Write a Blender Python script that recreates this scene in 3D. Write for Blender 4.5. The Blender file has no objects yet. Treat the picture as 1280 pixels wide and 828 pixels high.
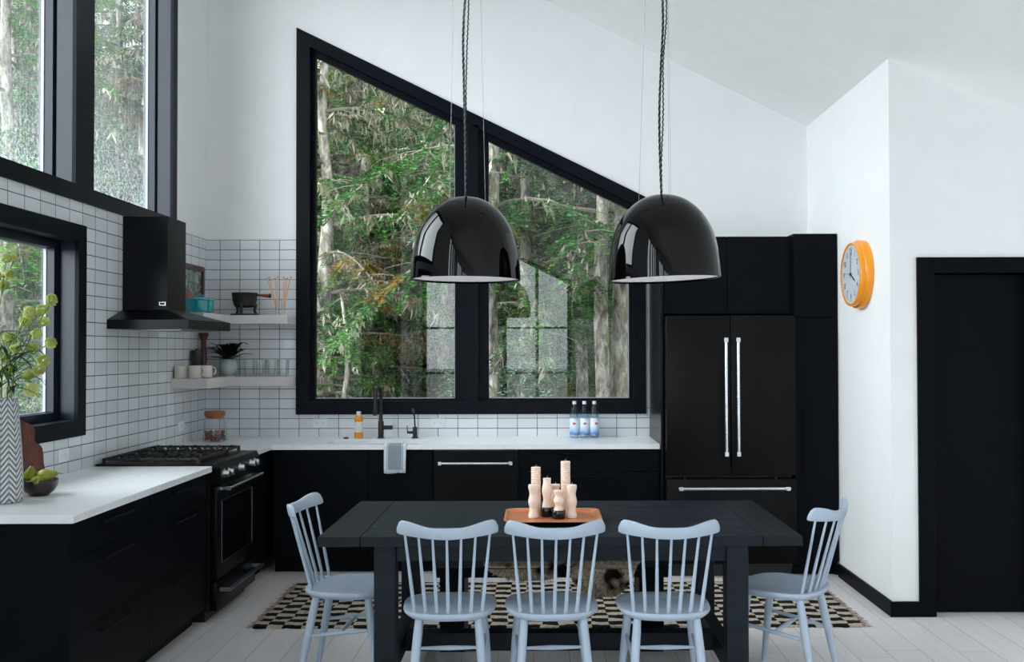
import bpy, bmesh, math, random
import numpy as np
from mathutils import Vector, Matrix
PI = math.pi
scene = bpy.context.scene
COL = scene.collection
random.seed(7)

# ------------------------------------------------------------------ materials
def lin(c):
    c = c / 255.0
    return c / 12.92 if c <= 0.04045 else ((c + 0.055) / 1.055) ** 2.4
def rgb(r, g, b): return (lin(r), lin(g), lin(b), 1.0)
def lrgb(r, g, b): return (r, g, b, 1.0)

class NT:
    def __init__(s, name):
        s.m = bpy.data.materials.new(name); s.m.use_nodes = True
        s.t = s.m.node_tree; s.n = s.t.nodes; s.n.clear()
        s.out = s.n.new('ShaderNodeOutputMaterial')
    def add(s, typ, **kw):
        n = s.n.new(typ)
        for k, v in kw.items():
            if k.startswith('_'): setattr(n, k[1:], v)
        return n
    def link(s, a, b): s.t.links.new(a, b)
    def set(s, sock, v):
        if hasattr(v, 'is_output') or isinstance(v, bpy.types.NodeSocket): s.link(v, sock)
        else: sock.default_value = v
    def math(s, op, a, b=None, c=None, clamp=False):
        n = s.n.new('ShaderNodeMath'); n.operation = op; n.use_clamp = clamp
        s.set(n.inputs[0], a)
        if b is not None: s.set(n.inputs[1], b)
        if c is not None: s.set(n.inputs[2], c)
        return n.outputs[0]
    def coord(s, kind='Object'):
        return s.n.new('ShaderNodeTexCoord').outputs[kind]
    def sep(s, v):
        n = s.n.new('ShaderNodeSeparateXYZ'); s.link(v, n.inputs[0]); return n.outputs
    def comb(s, x, y, z):
        n = s.n.new('ShaderNodeCombineXYZ')
        for i, v in enumerate((x, y, z)): s.set(n.inputs[i], v)
        return n.outputs[0]
    def mapping(s, v, scale=(1, 1, 1), loc=(0, 0, 0), rot=(0, 0, 0)):
        n = s.n.new('ShaderNodeMapping'); s.link(v, n.inputs[0])
        n.inputs['Location'].default_value = loc; n.inputs['Scale'].default_value = scale; n.inputs['Rotation'].default_value = rot
        return n.outputs[0]
    def noise(s, v, scale=5, detail=3, rough=0.5, dist=0.0):
        n = s.n.new('ShaderNodeTexNoise'); s.link(v, n.inputs['Vector'])
        n.inputs['Scale'].default_value = scale; n.inputs['Detail'].default_value = detail
        n.inputs['Roughness'].default_value = rough; n.inputs['Distortion'].default_value = dist
        return n.outputs['Fac']
    def ramp(s, f, stops, interp='LINEAR'):
        n = s.n.new('ShaderNodeValToRGB'); n.color_ramp.interpolation = interp
        e = n.color_ramp.elements
        while len(e) < len(stops): e.new(0.5)
        for i, (p, c) in enumerate(stops):
            e[i].position = p; e[i].color = c if len(c) == 4 else (*c, 1)
        s.set(n.inputs[0], f); return n.outputs[0]
    def mix(s, f, a, b, blend='MIX'):
        n = s.n.new('ShaderNodeMix'); n.data_type = 'RGBA'; n.blend_type = blend
        s.set(n.inputs[0], f); s.set(n.inputs[6], a); s.set(n.inputs[7], b)
        return n.outputs[2]
    def thin_fresnel(s, f0):
        n = s.n.new('ShaderNodeLayerWeight'); n.inputs[0].default_value = .5
        return s.math('ADD', f0, s.math('MULTIPLY', s.math('POWER', n.outputs['Facing'], 5.0), 1 - f0))
    def bump(s, h, strength=0.3, dist=0.01):
        n = s.n.new('ShaderNodeBump'); s.link(h, n.inputs['Height'])
        n.inputs['Strength'].default_value = strength; n.inputs['Distance'].default_value = dist
        return n.outputs[0]
    def bsdf(s, color, rough=0.5, metal=0.0, spec=0.5, normal=None, coat=0.0, coat_rough=0.05, trans=0.0, ior=1.5, sheen=0.0, out=True):
        b = s.n.new('ShaderNodeBsdfPrincipled')
        s.set(b.inputs['Base Color'], color); s.set(b.inputs['Roughness'], rough); s.set(b.inputs['Metallic'], metal)
        s.set(b.inputs['Specular IOR Level'], spec)
        b.inputs['Coat Weight'].default_value = coat; b.inputs['Coat Roughness'].default_value = coat_rough
        b.inputs['Transmission Weight'].default_value = trans; b.inputs['IOR'].default_value = ior
        b.inputs['Sheen Weight'].default_value = sheen
        if normal is not None: s.link(normal, b.inputs['Normal'])
        if out: s.link(b.outputs[0], s.out.inputs[0])
        return b.outputs[0]

def simple(name, color, rough=0.5, metal=0.0, spec=0.5, var=0.06, scale=6.0, bump=0.0, bscale=40.0, coat=0.0, coat_rough=0.05, sheen=0.0):
    """a surface of one colour with faint mottling and optional fine bump"""
    t = NT(name); co = t.coord()
    f = t.noise(co, scale, 4)
    hi = tuple(min(1, c * (1 + var)) for c in color[:3]) + (1,)
    lo = tuple(c * (1 - var) for c in color[:3]) + (1,)
    c = t.ramp(f, [(0.3, lo), (0.7, hi)])
    nrm = t.bump(t.noise(co, bscale, 3), bump, 0.002) if bump else None
    t.bsdf(c, rough, metal, spec, nrm, coat, coat_rough, sheen=sheen)
    return t.m

M = {}
M['wall'] = simple('white_wall_paint', lrgb(.82, .825, .825), 0.75, var=.015, bump=.06, bscale=260)
M['ceiling'] = simple('ceiling_paint', lrgb(.95, .95, .95), 0.8, var=.015, bump=.08, bscale=200)
M['black_wood'] = simple('black_cabinet_lacquer', lrgb(.0030, .0042, .0060), 0.42, spec=.06, var=.1, bump=.03, bscale=120)
M['black_frame'] = simple('black_window_paint', lrgb(.0030, .0042, .0080), 0.36, spec=.10, var=.05)
M['black_jamb'] = simple('black_jamb_sky_tint', lrgb(.005, .010, .022), 0.3, spec=.4, var=.05)  # blue in the base colour stands in for reflected sky
M['black_trim'] = simple('black_trim_paint', lrgb(.0028, .0036, .0048), 0.45, spec=.06, var=.05)
M['black_steel'] = simple('black_stainless', lrgb(.0045, .0043, .005), 0.34, metal=.1, spec=.12, var=.05)
M['hood_steel'] = simple('black_hood_enamel', lrgb(.003, .004, .006), 0.28, spec=.16, var=.05)
M['matte_black'] = simple('matte_black_metal', lrgb(.006, .006, .007), 0.4, spec=.5)
M['black_bar'] = simple('black_bar_pull', lrgb(.003, .0035, .0045), 0.5, spec=.08)
M['cast_iron'] = simple('cast_iron', lrgb(.008, .008, .009), 0.55, bump=.3, bscale=150)
M['dark_glass'] = simple('oven_glass', lrgb(.004, .004, .005), 0.06, spec=.6)
M['chrome'] = simple('brushed_chrome', lrgb(.72, .74, .77), 0.22, metal=1.0, var=.03)
M['dull_steel'] = simple('dull_steel', lrgb(.30, .33, .38), 0.35, metal=1.0, var=.03)
M['quartz'] = simple('white_quartz', lrgb(.86, .88, .90), 0.22, spec=.5, var=.03, scale=30)
M['sink_white'] = simple('white_sink', lrgb(.7, .72, .74), 0.3)
M['gloss_black'] = simple('gloss_black_lacquer', lrgb(.001, .001, .0012), 0.03, spec=.27, var=.0)
M['diffuser'] = simple('frosted_diffuser', lrgb(.9, .9, .91), 0.6, var=.02)
M['chair_paint'] = simple('blue_grey_paint', lrgb(.40, .48, .575), 0.42, spec=.45, var=.05, scale=9, bump=.03)
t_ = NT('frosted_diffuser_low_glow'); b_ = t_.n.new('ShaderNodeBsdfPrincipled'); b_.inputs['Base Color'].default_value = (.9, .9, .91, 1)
b_.inputs['Roughness'].default_value = .6; b_.inputs['Emission Color'].default_value = (.97, .97, 1, 1); b_.inputs['Emission Strength'].default_value = .16  # faint emission added so the underside reads pale grey
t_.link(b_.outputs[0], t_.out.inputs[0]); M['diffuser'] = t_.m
M['wire'] = simple('steel_wire', lrgb(.22, .23, .25), 0.4, metal=.6)
M['cord_black'] = simple('black_cord_fabric', lrgb(.004, .004, .005), 0.8)
M['cord_white'] = simple('pale_cord_fleck', lrgb(.16, .17, .20), 0.8)
M['shelf'] = simple('pale_wood_shelf', rgb(205, 198, 196), 0.55, var=.05)
M['orange'] = simple('orange_enamel', rgb(240, 150, 14), 0.22, spec=.5, var=.02, coat=.3)
M['clock_face'] = simple('clock_dial', lrgb(.70, .74, .78), 0.4, var=.01)
M['ink'] = simple('black_ink', lrgb(.01, .012, .02), 0.5)
M['red_ink'] = simple('dark_red_hand', lrgb(.12, .01, .02), 0.5)
M['wax'] = simple('peach_wax', rgb(250, 226, 208), 0.5, var=.03, sheen=.1)
M['wick'] = simple('cotton_wick', lrgb(.6, .5, .42), 0.8)
M['holder'] = simple('black_glass_holder', lrgb(.004, .004, .005), 0.1)
M['cream_mug'] = simple('cream_ceramic', rgb(206, 203, 190), 0.3)
M['teal'] = simple('teal_enamel', rgb(8, 138, 150), 0.18, coat=.4)
M['red_wood'] = simple('dark_red_wood', rgb(88, 22, 20), 0.3)
M['dark_ceramic'] = simple('dark_brown_ceramic', rgb(45, 36, 36), 0.35)
M['celadon'] = simple('pale_celadon_ceramic', rgb(170, 180, 178), 0.25)
M['shaded_leaf'] = simple('shaded_houseplant_leaf', rgb(22, 26, 24), 0.35, var=.2)  # shade is put into the near-black leaf colour
M['amber_soap'] = simple('amber_soap', rgb(232, 150, 50), 0.2)
M['label_white'] = simple('paper_label', lrgb(.78, .72, .66), 0.5)
M['cap_white'] = simple('white_plastic_cap', lrgb(.8, .83, .86), 0.35)
M['stick'] = simple('birch_stick', rgb(222, 176, 140), 0.6)
M['stick_tip'] = simple('match_tip', rgb(96, 40, 34), 0.6)
M['handle_wood'] = simple('teak_handle', rgb(130, 56, 26), 0.4)
M['cork'] = simple('cork_lid', rgb(150, 92, 52), 0.8, var=.25, scale=60, bump=.4)
M['pear'] = simple('pear_skin', rgb(128, 134, 34), 0.4, var=.3, scale=25)
M['stem_brown'] = simple('woody_stalk', rgb(70, 50, 30), 0.7)
M['bowl_dark'] = simple('dark_wood_bowl', rgb(34, 18, 22), 0.3)
M['stem_green'] = simple('flower_stem', rgb(96, 124, 48), 0.5)
M['leaf_green'] = simple('long_leaf', rgb(44, 66, 40), 0.45, var=.3)
M['outlet'] = simple('outlet_plastic', lrgb(.74, .77, .8), 0.35)
M['spice_red'] = simple('dried_red_pods', rgb(120, 36, 20), 0.5, var=.4, scale=60)
M['spice_green'] = simple('dried_green_pods', rgb(72, 66, 30), 0.5, var=.4, scale=60)
M['leaf_stop'] = simple('pale_bead_and_glint', lrgb(.42, .45, .50), 0.3)  # pale tone also stands for light caught on the glass bevel
M['towel'] = None

def petal_material():
    t = NT('pale_green_petal'); co = t.coord()
    c = t.ramp(t.noise(co, 14, 3), [(.3, rgb(170, 184, 96)), (.7, rgb(222, 226, 164))])
    d = t.n.new('ShaderNodeBsdfDiffuse'); t.link(c, d.inputs[0])
    tr = t.n.new('ShaderNodeBsdfTranslucent'); t.link(c, tr.inputs[0])
    mx = t.n.new('ShaderNodeMixShader'); mx.inputs[0].default_value = .4
    t.link(d.outputs[0], mx.inputs[1]); t.link(tr.outputs[0], mx.inputs[2]); t.link(mx.outputs[0], t.out.inputs[0])
    return t.m
M['petal'] = petal_material()

def tile_material(axis, off_h):
    """stacked white ceramic tile 152 x 76 mm with dark grout; axis is the wall's horizontal axis"""
    t = NT('white_stacked_tile_' + axis); s = t.sep(t.coord())
    h = t.math('SUBTRACT', s[0] if axis == 'x' else s[1], off_h)
    v = t.math('SUBTRACT', s[2], 2.371 - 0.07744 * 20)
    fh = t.math('FRACT', t.math('ADD', t.math('DIVIDE', h, .1545), 100.0))
    fv = t.math('FRACT', t.math('DIVIDE', v, .07744))
    dh = t.math('MULTIPLY', t.math('MINIMUM', fh, t.math('SUBTRACT', 1.0, fh)), .1545)
    dv = t.math('MULTIPLY', t.math('MINIMUM', fv, t.math('SUBTRACT', 1.0, fv)), .07744)
    d = t.math('MINIMUM', dh, dv)
    g = t.math('LESS_THAN', d, .0021)
    ih = t.math('FLOOR', t.math('ADD', t.math('DIVIDE', h, .1545), 100.0)); iv = t.math('FLOOR', t.math('DIVIDE', v, .07744))
    wn = t.n.new('ShaderNodeTexWhiteNoise'); t.link(t.comb(ih, iv, 3.0), wn.inputs['Vector'])
    tone = t.ramp(wn.outputs['Value'], [(0, lrgb(.66, .685, .71)), (1, lrgb(.76, .785, .81))])
    c = t.mix(g, tone, lrgb(.035, .045, .06))
    hgt = t.math('MINIMUM', d, .004)
    hgt = t.math('ADD', t.math('MULTIPLY', hgt, 1.0), t.math('MULTIPLY', t.noise(t.coord(), 25, 2), .0012))
    r = t.math('ADD', t.math('MULTIPLY', g, .6), .14)
    t.bsdf(c, r, 0, .5, t.bump(hgt, .6, 1.0))
    return t.m
M['tile_back'] = tile_material('x', -2.501)
M['tile_left'] = tile_material('y', 7.014)

def floor_material():
    t = NT('pale_oak_planks'); s = t.sep(t.coord())
    W, L = .185, 2.1
    iv = t.math('FLOOR', t.math('DIVIDE', t.math('ADD', s[0], 10.03), W))
    wn = t.n.new('ShaderNodeTexWhiteNoise'); wn.noise_dimensions = '1D'; t.link(iv, wn.inputs['W'])
    yy = t.math('ADD', s[1], t.math('MULTIPLY', wn.outputs['Value'], L))
    iy = t.math('FLOOR', t.math('DIVIDE', t.math('ADD', yy, 20.0), L))
    wn2 = t.n.new('ShaderNodeTexWhiteNoise'); t.link(t.comb(iv, iy, 1.0), wn2.inputs['Vector'])
    fx = t.math('FRACT', t.math('DIVIDE', t.math('ADD', s[0], 10.03), W))
    fy = t.math('FRACT', t.math('DIVIDE', t.math('ADD', yy, 20.0), L))
    dx = t.math('MULTIPLY', t.math('MINIMUM', fx, t.math('SUBTRACT', 1.0, fx)), W)
    dy = t.math('MULTIPLY', t.math('MINIMUM', fy, t.math('SUBTRACT', 1.0, fy)), L)
    gap = t.math('LESS_THAN', t.math('MINIMUM', dx, dy), .0016)
    v = t.comb(t.math('ADD', s[0], t.math('MULTIPLY', wn2.outputs['Value'], 9.0)), s[1], 0.0)
    grain = t.noise(t.mapping(v, (38, 2.2, 1)), 1.0, 6, .65, .6)
    grain2 = t.noise(t.mapping(v, (5, .7, 1)), 1.0, 3, .5, 1.0)
    c = t.ramp(grain, [(.25, lrgb(.68, .645, .645)), (.75, lrgb(.84, .81, .815))])
    c = t.mix(t.math('MULTIPLY', grain2, .35), c, lrgb(.70, .66, .66))
    c = t.mix(t.math('MULTIPLY', wn2.outputs['Value'], .5), c, lrgb(.65, .62, .625))
    c = t.mix(gap, c, lrgb(.34, .31, .31))
    t.bsdf(c, t.math('ADD', t.math('MULTIPLY', grain, .2), .36), 0, .4, t.bump(t.math('SUBTRACT', grain, gap), .08, .004))
    return t.m
M['floor'] = floor_material()

def table_material():
    t = NT('charcoal_stained_wood'); co = t.coord()
    g = t.noise(t.mapping(co, (2.2, 34, 34)), 1.0, 6, .65, .5)
    c = t.ramp(g, [(.3, lrgb(.003, .0052, .0088)), (.75, lrgb(.010, .017, .027))])
    t.bsdf(c, t.math('ADD', t.math('MULTIPLY', g, .25), .36), 0, .2, t.bump(g, .35, .003))
    return t.m
M['table_wood'] = table_material()
def table_end_material():
    t = NT('charcoal_stained_end_boards'); co = t.coord()
    g = t.noise(t.mapping(co, (34, 2.2, 34)), 1.0, 6, .65, .5)
    c = t.ramp(g, [(.3, lrgb(.003, .0052, .0080)), (.75, lrgb(.009, .015, .021))])
    t.bsdf(c, t.math('ADD', t.math('MULTIPLY', g, .25), .38), 0, .2, t.bump(g, .35, .003))
    return t.m
M['table_end'] = table_end_material()

def tray_material():
    t = NT('orange_teak_tray'); co = t.coord()
    g = t.noise(t.mapping(co, (4, 50, 10)), 1.0, 5, .6, .4)
    c = t.ramp(g, [(.3, rgb(186, 112, 74)), (.75, rgb(222, 150, 108))])
    t.bsdf(c, .35, 0, .5); return t.m
M['tray'] = tray_material()

def board_material():
    t = NT('live_edge_walnut'); co = t.coord()
    g = t.noise(t.mapping(co, (8, 22, 5)), 1.0, 5, .6, 1.5)
    c = t.ramp(g, [(.3, rgb(50, 24, 18)), (.55, rgb(96, 46, 32)), (.8, rgb(120, 66, 46))])
    t.bsdf(c, .4, 0, .5); return t.m
M['board'] = board_material()

def rug_material():
    t = NT('black_and_cream_flatweave'); co = t.coord()
    d = t.n.new('ShaderNodeTexNoise'); t.link(co, d.inputs['Vector']); d.inputs['Scale'].default_value = 9; d.inputs['Detail'].default_value = 4
    off = t.n.new('ShaderNodeVectorMath'); off.operation = 'SUBTRACT'; t.link(d.outputs['Color'], off.inputs[0]); off.inputs[1].default_value = (.5, .5, .5)
    sc = t.n.new('ShaderNodeVectorMath'); sc.operation = 'MULTIPLY'; t.link(off.outputs[0], sc.inputs[0]); sc.inputs[1].default_value = (.05, .075, 0)
    ad = t.n.new('ShaderNodeVectorMath'); t.link(co, ad.inputs[0]); t.link(sc.outputs[0], ad.inputs[1])
    s = t.sep(ad.outputs[0])
    ix = t.math('FLOOR', t.math('DIVIDE', t.math('ADD', s[0], 5.0), .098))
    # every column carries dashes; neighbours are offset by half a step
    odd = t.math('MODULO', ix, 2.0)
    wn = t.n.new('ShaderNodeTexWhiteNoise'); wn.noise_dimensions = '1D'; t.link(ix, wn.inputs['W'])
    yy = t.math('ADD', t.math('DIVIDE', t.math('ADD', s[1], 5.0), .125), t.math('MULTIPLY', odd, .5))
    yy = t.math('ADD', yy, t.math('MULTIPLY', wn.outputs['Value'], .12))
    f = t.math('FRACT', yy)
    m = t.math('GREATER_THAN', f, .53)
    fibre = t.noise(t.mapping(co, (260, 60, 1)), 1.0, 3)
    cream = t.ramp(fibre, [(.2, rgb(120, 104, 88)), (.75, rgb(226, 214, 196))])
    black = t.ramp(fibre, [(.2, lrgb(.004, .004, .004)), (.8, lrgb(.02, .018, .018))])
    worn = t.math('GREATER_THAN', t.noise(co, 26, 3), .68)
    m2 = t.math('MULTIPLY', m, t.math('SUBTRACT', 1.0, worn))
    t.bsdf(t.mix(m2, black, cream), .9, 0, .1, t.bump(fibre, .5, .004)); return t.m
M['rug'] = rug_material()
M['fringe'] = simple('wool_fringe', rgb(150, 128, 120), .9)

def vase_material():
    """herringbone bands: chevron in the angle round the vase against height"""
    t = NT('grey_white_herringbone_glaze'); s = t.sep(t.coord())
    ang = t.math('ARCTAN2', s[1], s[0])
    u = t.math('MULTIPLY', t.math('ADD', t.math('DIVIDE', ang, 2 * PI), 1.0 + .0), 8.0)
    tri = t.math('ABSOLUTE', t.math('SUBTRACT', t.math('FRACT', u), .5))
    v = t.math('ADD', t.math('DIVIDE', s[2], .026), t.math('MULTIPLY', tri, -3.2))
    m = t.math('GREATER_THAN', t.math('FRACT', v), .46)
    edge = t.math('LESS_THAN', t.math('MINIMUM', tri, t.math('SUBTRACT', .5, tri)), .02)
    c = t.mix(t.math('MAXIMUM', m, 0.0), lrgb(.13, .135, .14), lrgb(.62, .64, .65))
    c = t.mix(edge, c, lrgb(.22, .22, .22))
    t.bsdf(c, .55, 0, .4, t.bump(m, .3, .002)); return t.m
M['vase'] = vase_material()

def picture_material():
    t = NT('misty_flower_print'); co = t.coord()
    a = t.noise(co, 14, 5, .6, 1.5)
    c = t.ramp(a, [(.3, rgb(38, 56, 54)), (.5, rgb(92, 112, 106)), (.62, rgb(160, 168, 156)), (.75, rgb(84, 100, 94))])
    s = t.sep(co)
    low = t.math('LESS_THAN', s[2], 2.03)
    near = t.math('LESS_THAN', s[1], 7.22)
    sp = t.math('GREATER_THAN', t.noise(co, 38, 2), .5)
    mk = t.math('MULTIPLY', t.math('MULTIPLY', low, near), sp)
    t.bsdf(t.mix(mk, c, rgb(158, 72, 48)), .25, 0, .5); return t.m
M['picture'] = picture_material()
M['picture_wood'] = simple('mahogany_frame', rgb(66, 30, 20), .35, var=.2)

def towel_material():
    t = NT('grey_towel_pale_border'); s = t.sep(t.coord())
    ax = t.math('ABSOLUTE', s[0])
    e = t.math('GREATER_THAN', ax, .058)
    l1 = t.math('MULTIPLY', t.math('GREATER_THAN', ax, .048), t.math('LESS_THAN', ax, .052))
    e2 = t.math('LESS_THAN', s[2], .740)
    mk = t.math('MAXIMUM', t.math('MAXIMUM', e, l1), e2)
    c = t.mix(mk, rgb(140, 150, 158), rgb(214, 224, 232))
    t.bsdf(c, .95, 0, .1, t.bump(t.noise(t.coord(), 500, 2), .5, .002), sheen=.3); return t.m
M['towel'] = towel_material()

def fur_material():
    t = NT('tan_sheepskin_fur'); g = t.n.new('ShaderNodeNewGeometry')
    c = t.ramp(g.outputs['Random Per Island'], [(0, rgb(150, 134, 112)), (.6, rgb(206, 190, 166)), (1, rgb(232, 220, 202))])
    b = t.noise(t.coord(), 7, 2)
    c2 = t.mix(t.ramp(b, [(.56, (0, 0, 0)), (.64, (1, 1, 1))]), c, rgb(44, 36, 30))
    t.bsdf(c2, .9, 0, .1); return t.m
M['fur'] = fur_material()

def label_material():
    t = NT('water_bottle_label'); s = t.sep(t.coord())
    z = s[2]
    wave = t.math('MULTIPLY', t.math('SINE', t.math('MULTIPLY', s[0], 90.0)), .006)
    zz = t.math('ADD', z, wave)
    c = t.ramp(t.math('DIVIDE', zz, .17), [(0, lrgb(.62, .70, .80)), (.16, lrgb(.10, .20, .48)), (.32, lrgb(.42, .60, .84)), (.5, lrgb(.74, .82, .90)), (.8, lrgb(.78, .84, .90)), (.95, lrgb(.30, .42, .62))])
    dx = t.math('DIVIDE', s[0], .013); dz = t.math('DIVIDE', t.math('SUBTRACT', z, .108), .009)
    r2 = t.math('ADD', t.math('MULTIPLY', dx, dx), t.math('MULTIPLY', dz, dz))
    star = t.math('LESS_THAN', r2, 1.0)
    t.bsdf(t.mix(star, c, lrgb(.55, .12, .14)), .35); return t.m
M['bottle_label'] = label_material()

def glass_pane_material(name, wet=0.0, zbase=0.0, tint=(.97, .985, .98)):
    t = NT(name)
    tr = t.n.new('ShaderNodeBsdfTransparent'); tr.inputs[0].default_value = (*tint, 1)
    gl = t.n.new('ShaderNodeBsdfGlossy'); gl.inputs['Roughness'].default_value = .004; gl.inputs[0].default_value = (1, 1, 1, 1)
    mx = t.n.new('ShaderNodeMixShader'); t.link(t.thin_fresnel(.03), mx.inputs[0]); t.link(tr.outputs[0], mx.inputs[1]); t.link(gl.outputs[0], mx.inputs[2])
    last = mx.outputs[0]
    if wet:
        co = t.coord(); s = t.sep(co)
        fine = t.noise(t.mapping(co, (1, 70, 55)), 1.0, 2, .6)
        streak = t.noise(t.mapping(co, (1, 45, 4)), 1.0, 3, .6, .8)
        broad = t.noise(t.mapping(co, (1, 2.5, 1.5)), 1.0, 2)
        hgt = t.math('SUBTRACT', 1.0, t.math('DIVIDE', t.math('SUBTRACT', s[2], zbase), .75), clamp=True)
        drop = t.ramp(fine, [(.42, (0, 0, 0)), (.62, (1, 1, 1))])
        a = t.math('MULTIPLY', t.math('MULTIPLY', drop, hgt), wet)
        b = t.math('MULTIPLY', t.ramp(streak, [(.5, (0, 0, 0)), (.75, (1, 1, 1))]), wet * .35)
        c = t.math('MULTIPLY', broad, wet * .28)
        f = t.math('ADD', t.math('ADD', a, b), c, clamp=True)
        tl = t.n.new('ShaderNodeBsdfTranslucent'); tl.inputs[0].default_value = (.9, .95, 1, 1)
        m2 = t.n.new('ShaderNodeMixShader'); t.link(f, m2.inputs[0]); t.link(last, m2.inputs[1]); t.link(tl.outputs[0], m2.inputs[2])
        last = m2.outputs[0]
    t.link(last, t.out.inputs[0]); return t.m
M['pane'] = glass_pane_material('clear_pane')
M['pane_wet_high'] = glass_pane_material('rain_streaked_pane', .10, 2.5)
M['pane_wet_low'] = glass_pane_material('misted_pane', .04, 1.25)

def thin_glass(name, tint=(.93, .96, .97), ior=1.5):
    t = NT(name)
    tr = t.n.new('ShaderNodeBsdfTransparent')
    lw = t.n.new('ShaderNodeLayerWeight'); lw.inputs[0].default_value = .25
    c = t.mix(t.math('MULTIPLY', lw.outputs['Facing'], 1.0), (*tint, 1), (tint[0] * .86, tint[1] * .88, tint[2] * .89, 1))
    t.link(c, tr.inputs[0])
    gl = t.n.new('ShaderNodeBsdfGlossy'); gl.inputs['Roughness'].default_value = .03
    mx = t.n.new('ShaderNodeMixShader'); t.link(t.thin_fresnel(.035), mx.inputs[0]); t.link(tr.outputs[0], mx.inputs[1]); t.link(gl.outputs[0], mx.inputs[2])
    t.link(mx.outputs[0], t.out.inputs[0]); return t.m
M['glass'] = thin_glass('drinking_glass', (.985, .99, .99), 1.25)
M['bottle_glass'] = thin_glass('pale_bottle_glass', (.80, .88, .93))

def leaf_material(name, cols, patch_cols=None, patch=.6, trans=.3, pscale=.9):
    t = NT(name); g = t.n.new('ShaderNodeNewGeometry')
    n = len(cols)
    c = t.ramp(g.outputs['Random Per Island'], [(i / max(1, n - 1), k) for i, k in enumerate(cols)])
    if patch_cols:
        p = t.noise(t.coord(), pscale, 3, .6)
        c2 = t.ramp(g.outputs['Random Per Island'], [(i / max(1, len(patch_cols) - 1), k) for i, k in enumerate(patch_cols)])
        c = t.mix(t.ramp(p, [(patch - .04, (0, 0, 0)), (patch + .04, (1, 1, 1))]), c, c2)
    d = t.n.new('ShaderNodeBsdfDiffuse'); t.link(c, d.inputs[0])
    tr = t.n.new('ShaderNodeBsdfTranslucent'); t.link(c, tr.inputs[0])
    mx = t.n.new('ShaderNodeMixShader'); mx.inputs[0].default_value = trans
    t.link(d.outputs[0], mx.inputs[1]); t.link(tr.outputs[0], mx.inputs[2]); t.link(mx.outputs[0], t.out.inputs[0])
    return t.m
LV = 1.0
def L(r, g, b): return (r * LV, g * LV, b * LV, 1)
M['needle_dark'] = leaf_material('dark_fir_needles', [L(.02, .065, .018), L(.05, .15, .04), L(.13, .32, .08)], [L(.24, .17, .04), L(.36, .17, .05), L(.13, .2, .04)], .58)
M['needle_green'] = leaf_material('green_hemlock_needles', [L(.03, .10, .02), L(.08, .24, .04), L(.18, .42, .08)], [L(.16, .22, .045), L(.30, .26, .06)], .6)
M['needle_frost'] = leaf_material('silvery_green_fronds', [L(.05, .12, .06), L(.17, .30, .17), L(.50, .66, .50)], [L(.22, .16, .05), L(.36, .17, .05)], .64)
M['moss'] = leaf_material('hanging_lichen', [L(.30, .28, .18), L(.50, .47, .33), L(.78, .75, .58)], [L(.20, .17, .13), L(.36, .31, .26)], .52)
M['twig'] = simple('grey_dead_twigs', L(.20, .165, .14), .9, var=.4, scale=8)
M['undergrowth'] = leaf_material('undergrowth_leaves', [L(.03, .07, .025), L(.075, .14, .05), L(.15, .22, .09)], [L(.15, .14, .08), L(.2, .18, .13)], .6, pscale=.4)
def bark_material():
    t = NT('lichened_bark'); co = t.coord()
    a = t.noise(t.mapping(co, (14, 14, 5)), 1.0, 5, .7, .5)
    b = t.noise(t.mapping(co, (8, 8, 4)), 1.3, 4, .6)
    c = t.ramp(a, [(.35, L(.09, .075, .06)), (.5, L(.36, .33, .28)), (.68, L(.80, .76, .68))])
    c = t.mix(t.ramp(b, [(.55, (0, 0, 0)), (.65, (1, 1, 1))]), c, L(.27, .27, .13))
    t.bsdf(c, .95, 0, .1, t.bump(a, .8, .03)); return t.m
M['bark'] = bark_material()
M['gravel'] = simple('pale_bounce_gravel', (.34, .34, .33, 1), .95, var=.3, scale=8)  # unseen yard, made pale to reflect light
M['earth'] = simple('forest_floor', L(.045, .055, .028), .95, var=.5, scale=1.5)

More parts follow.
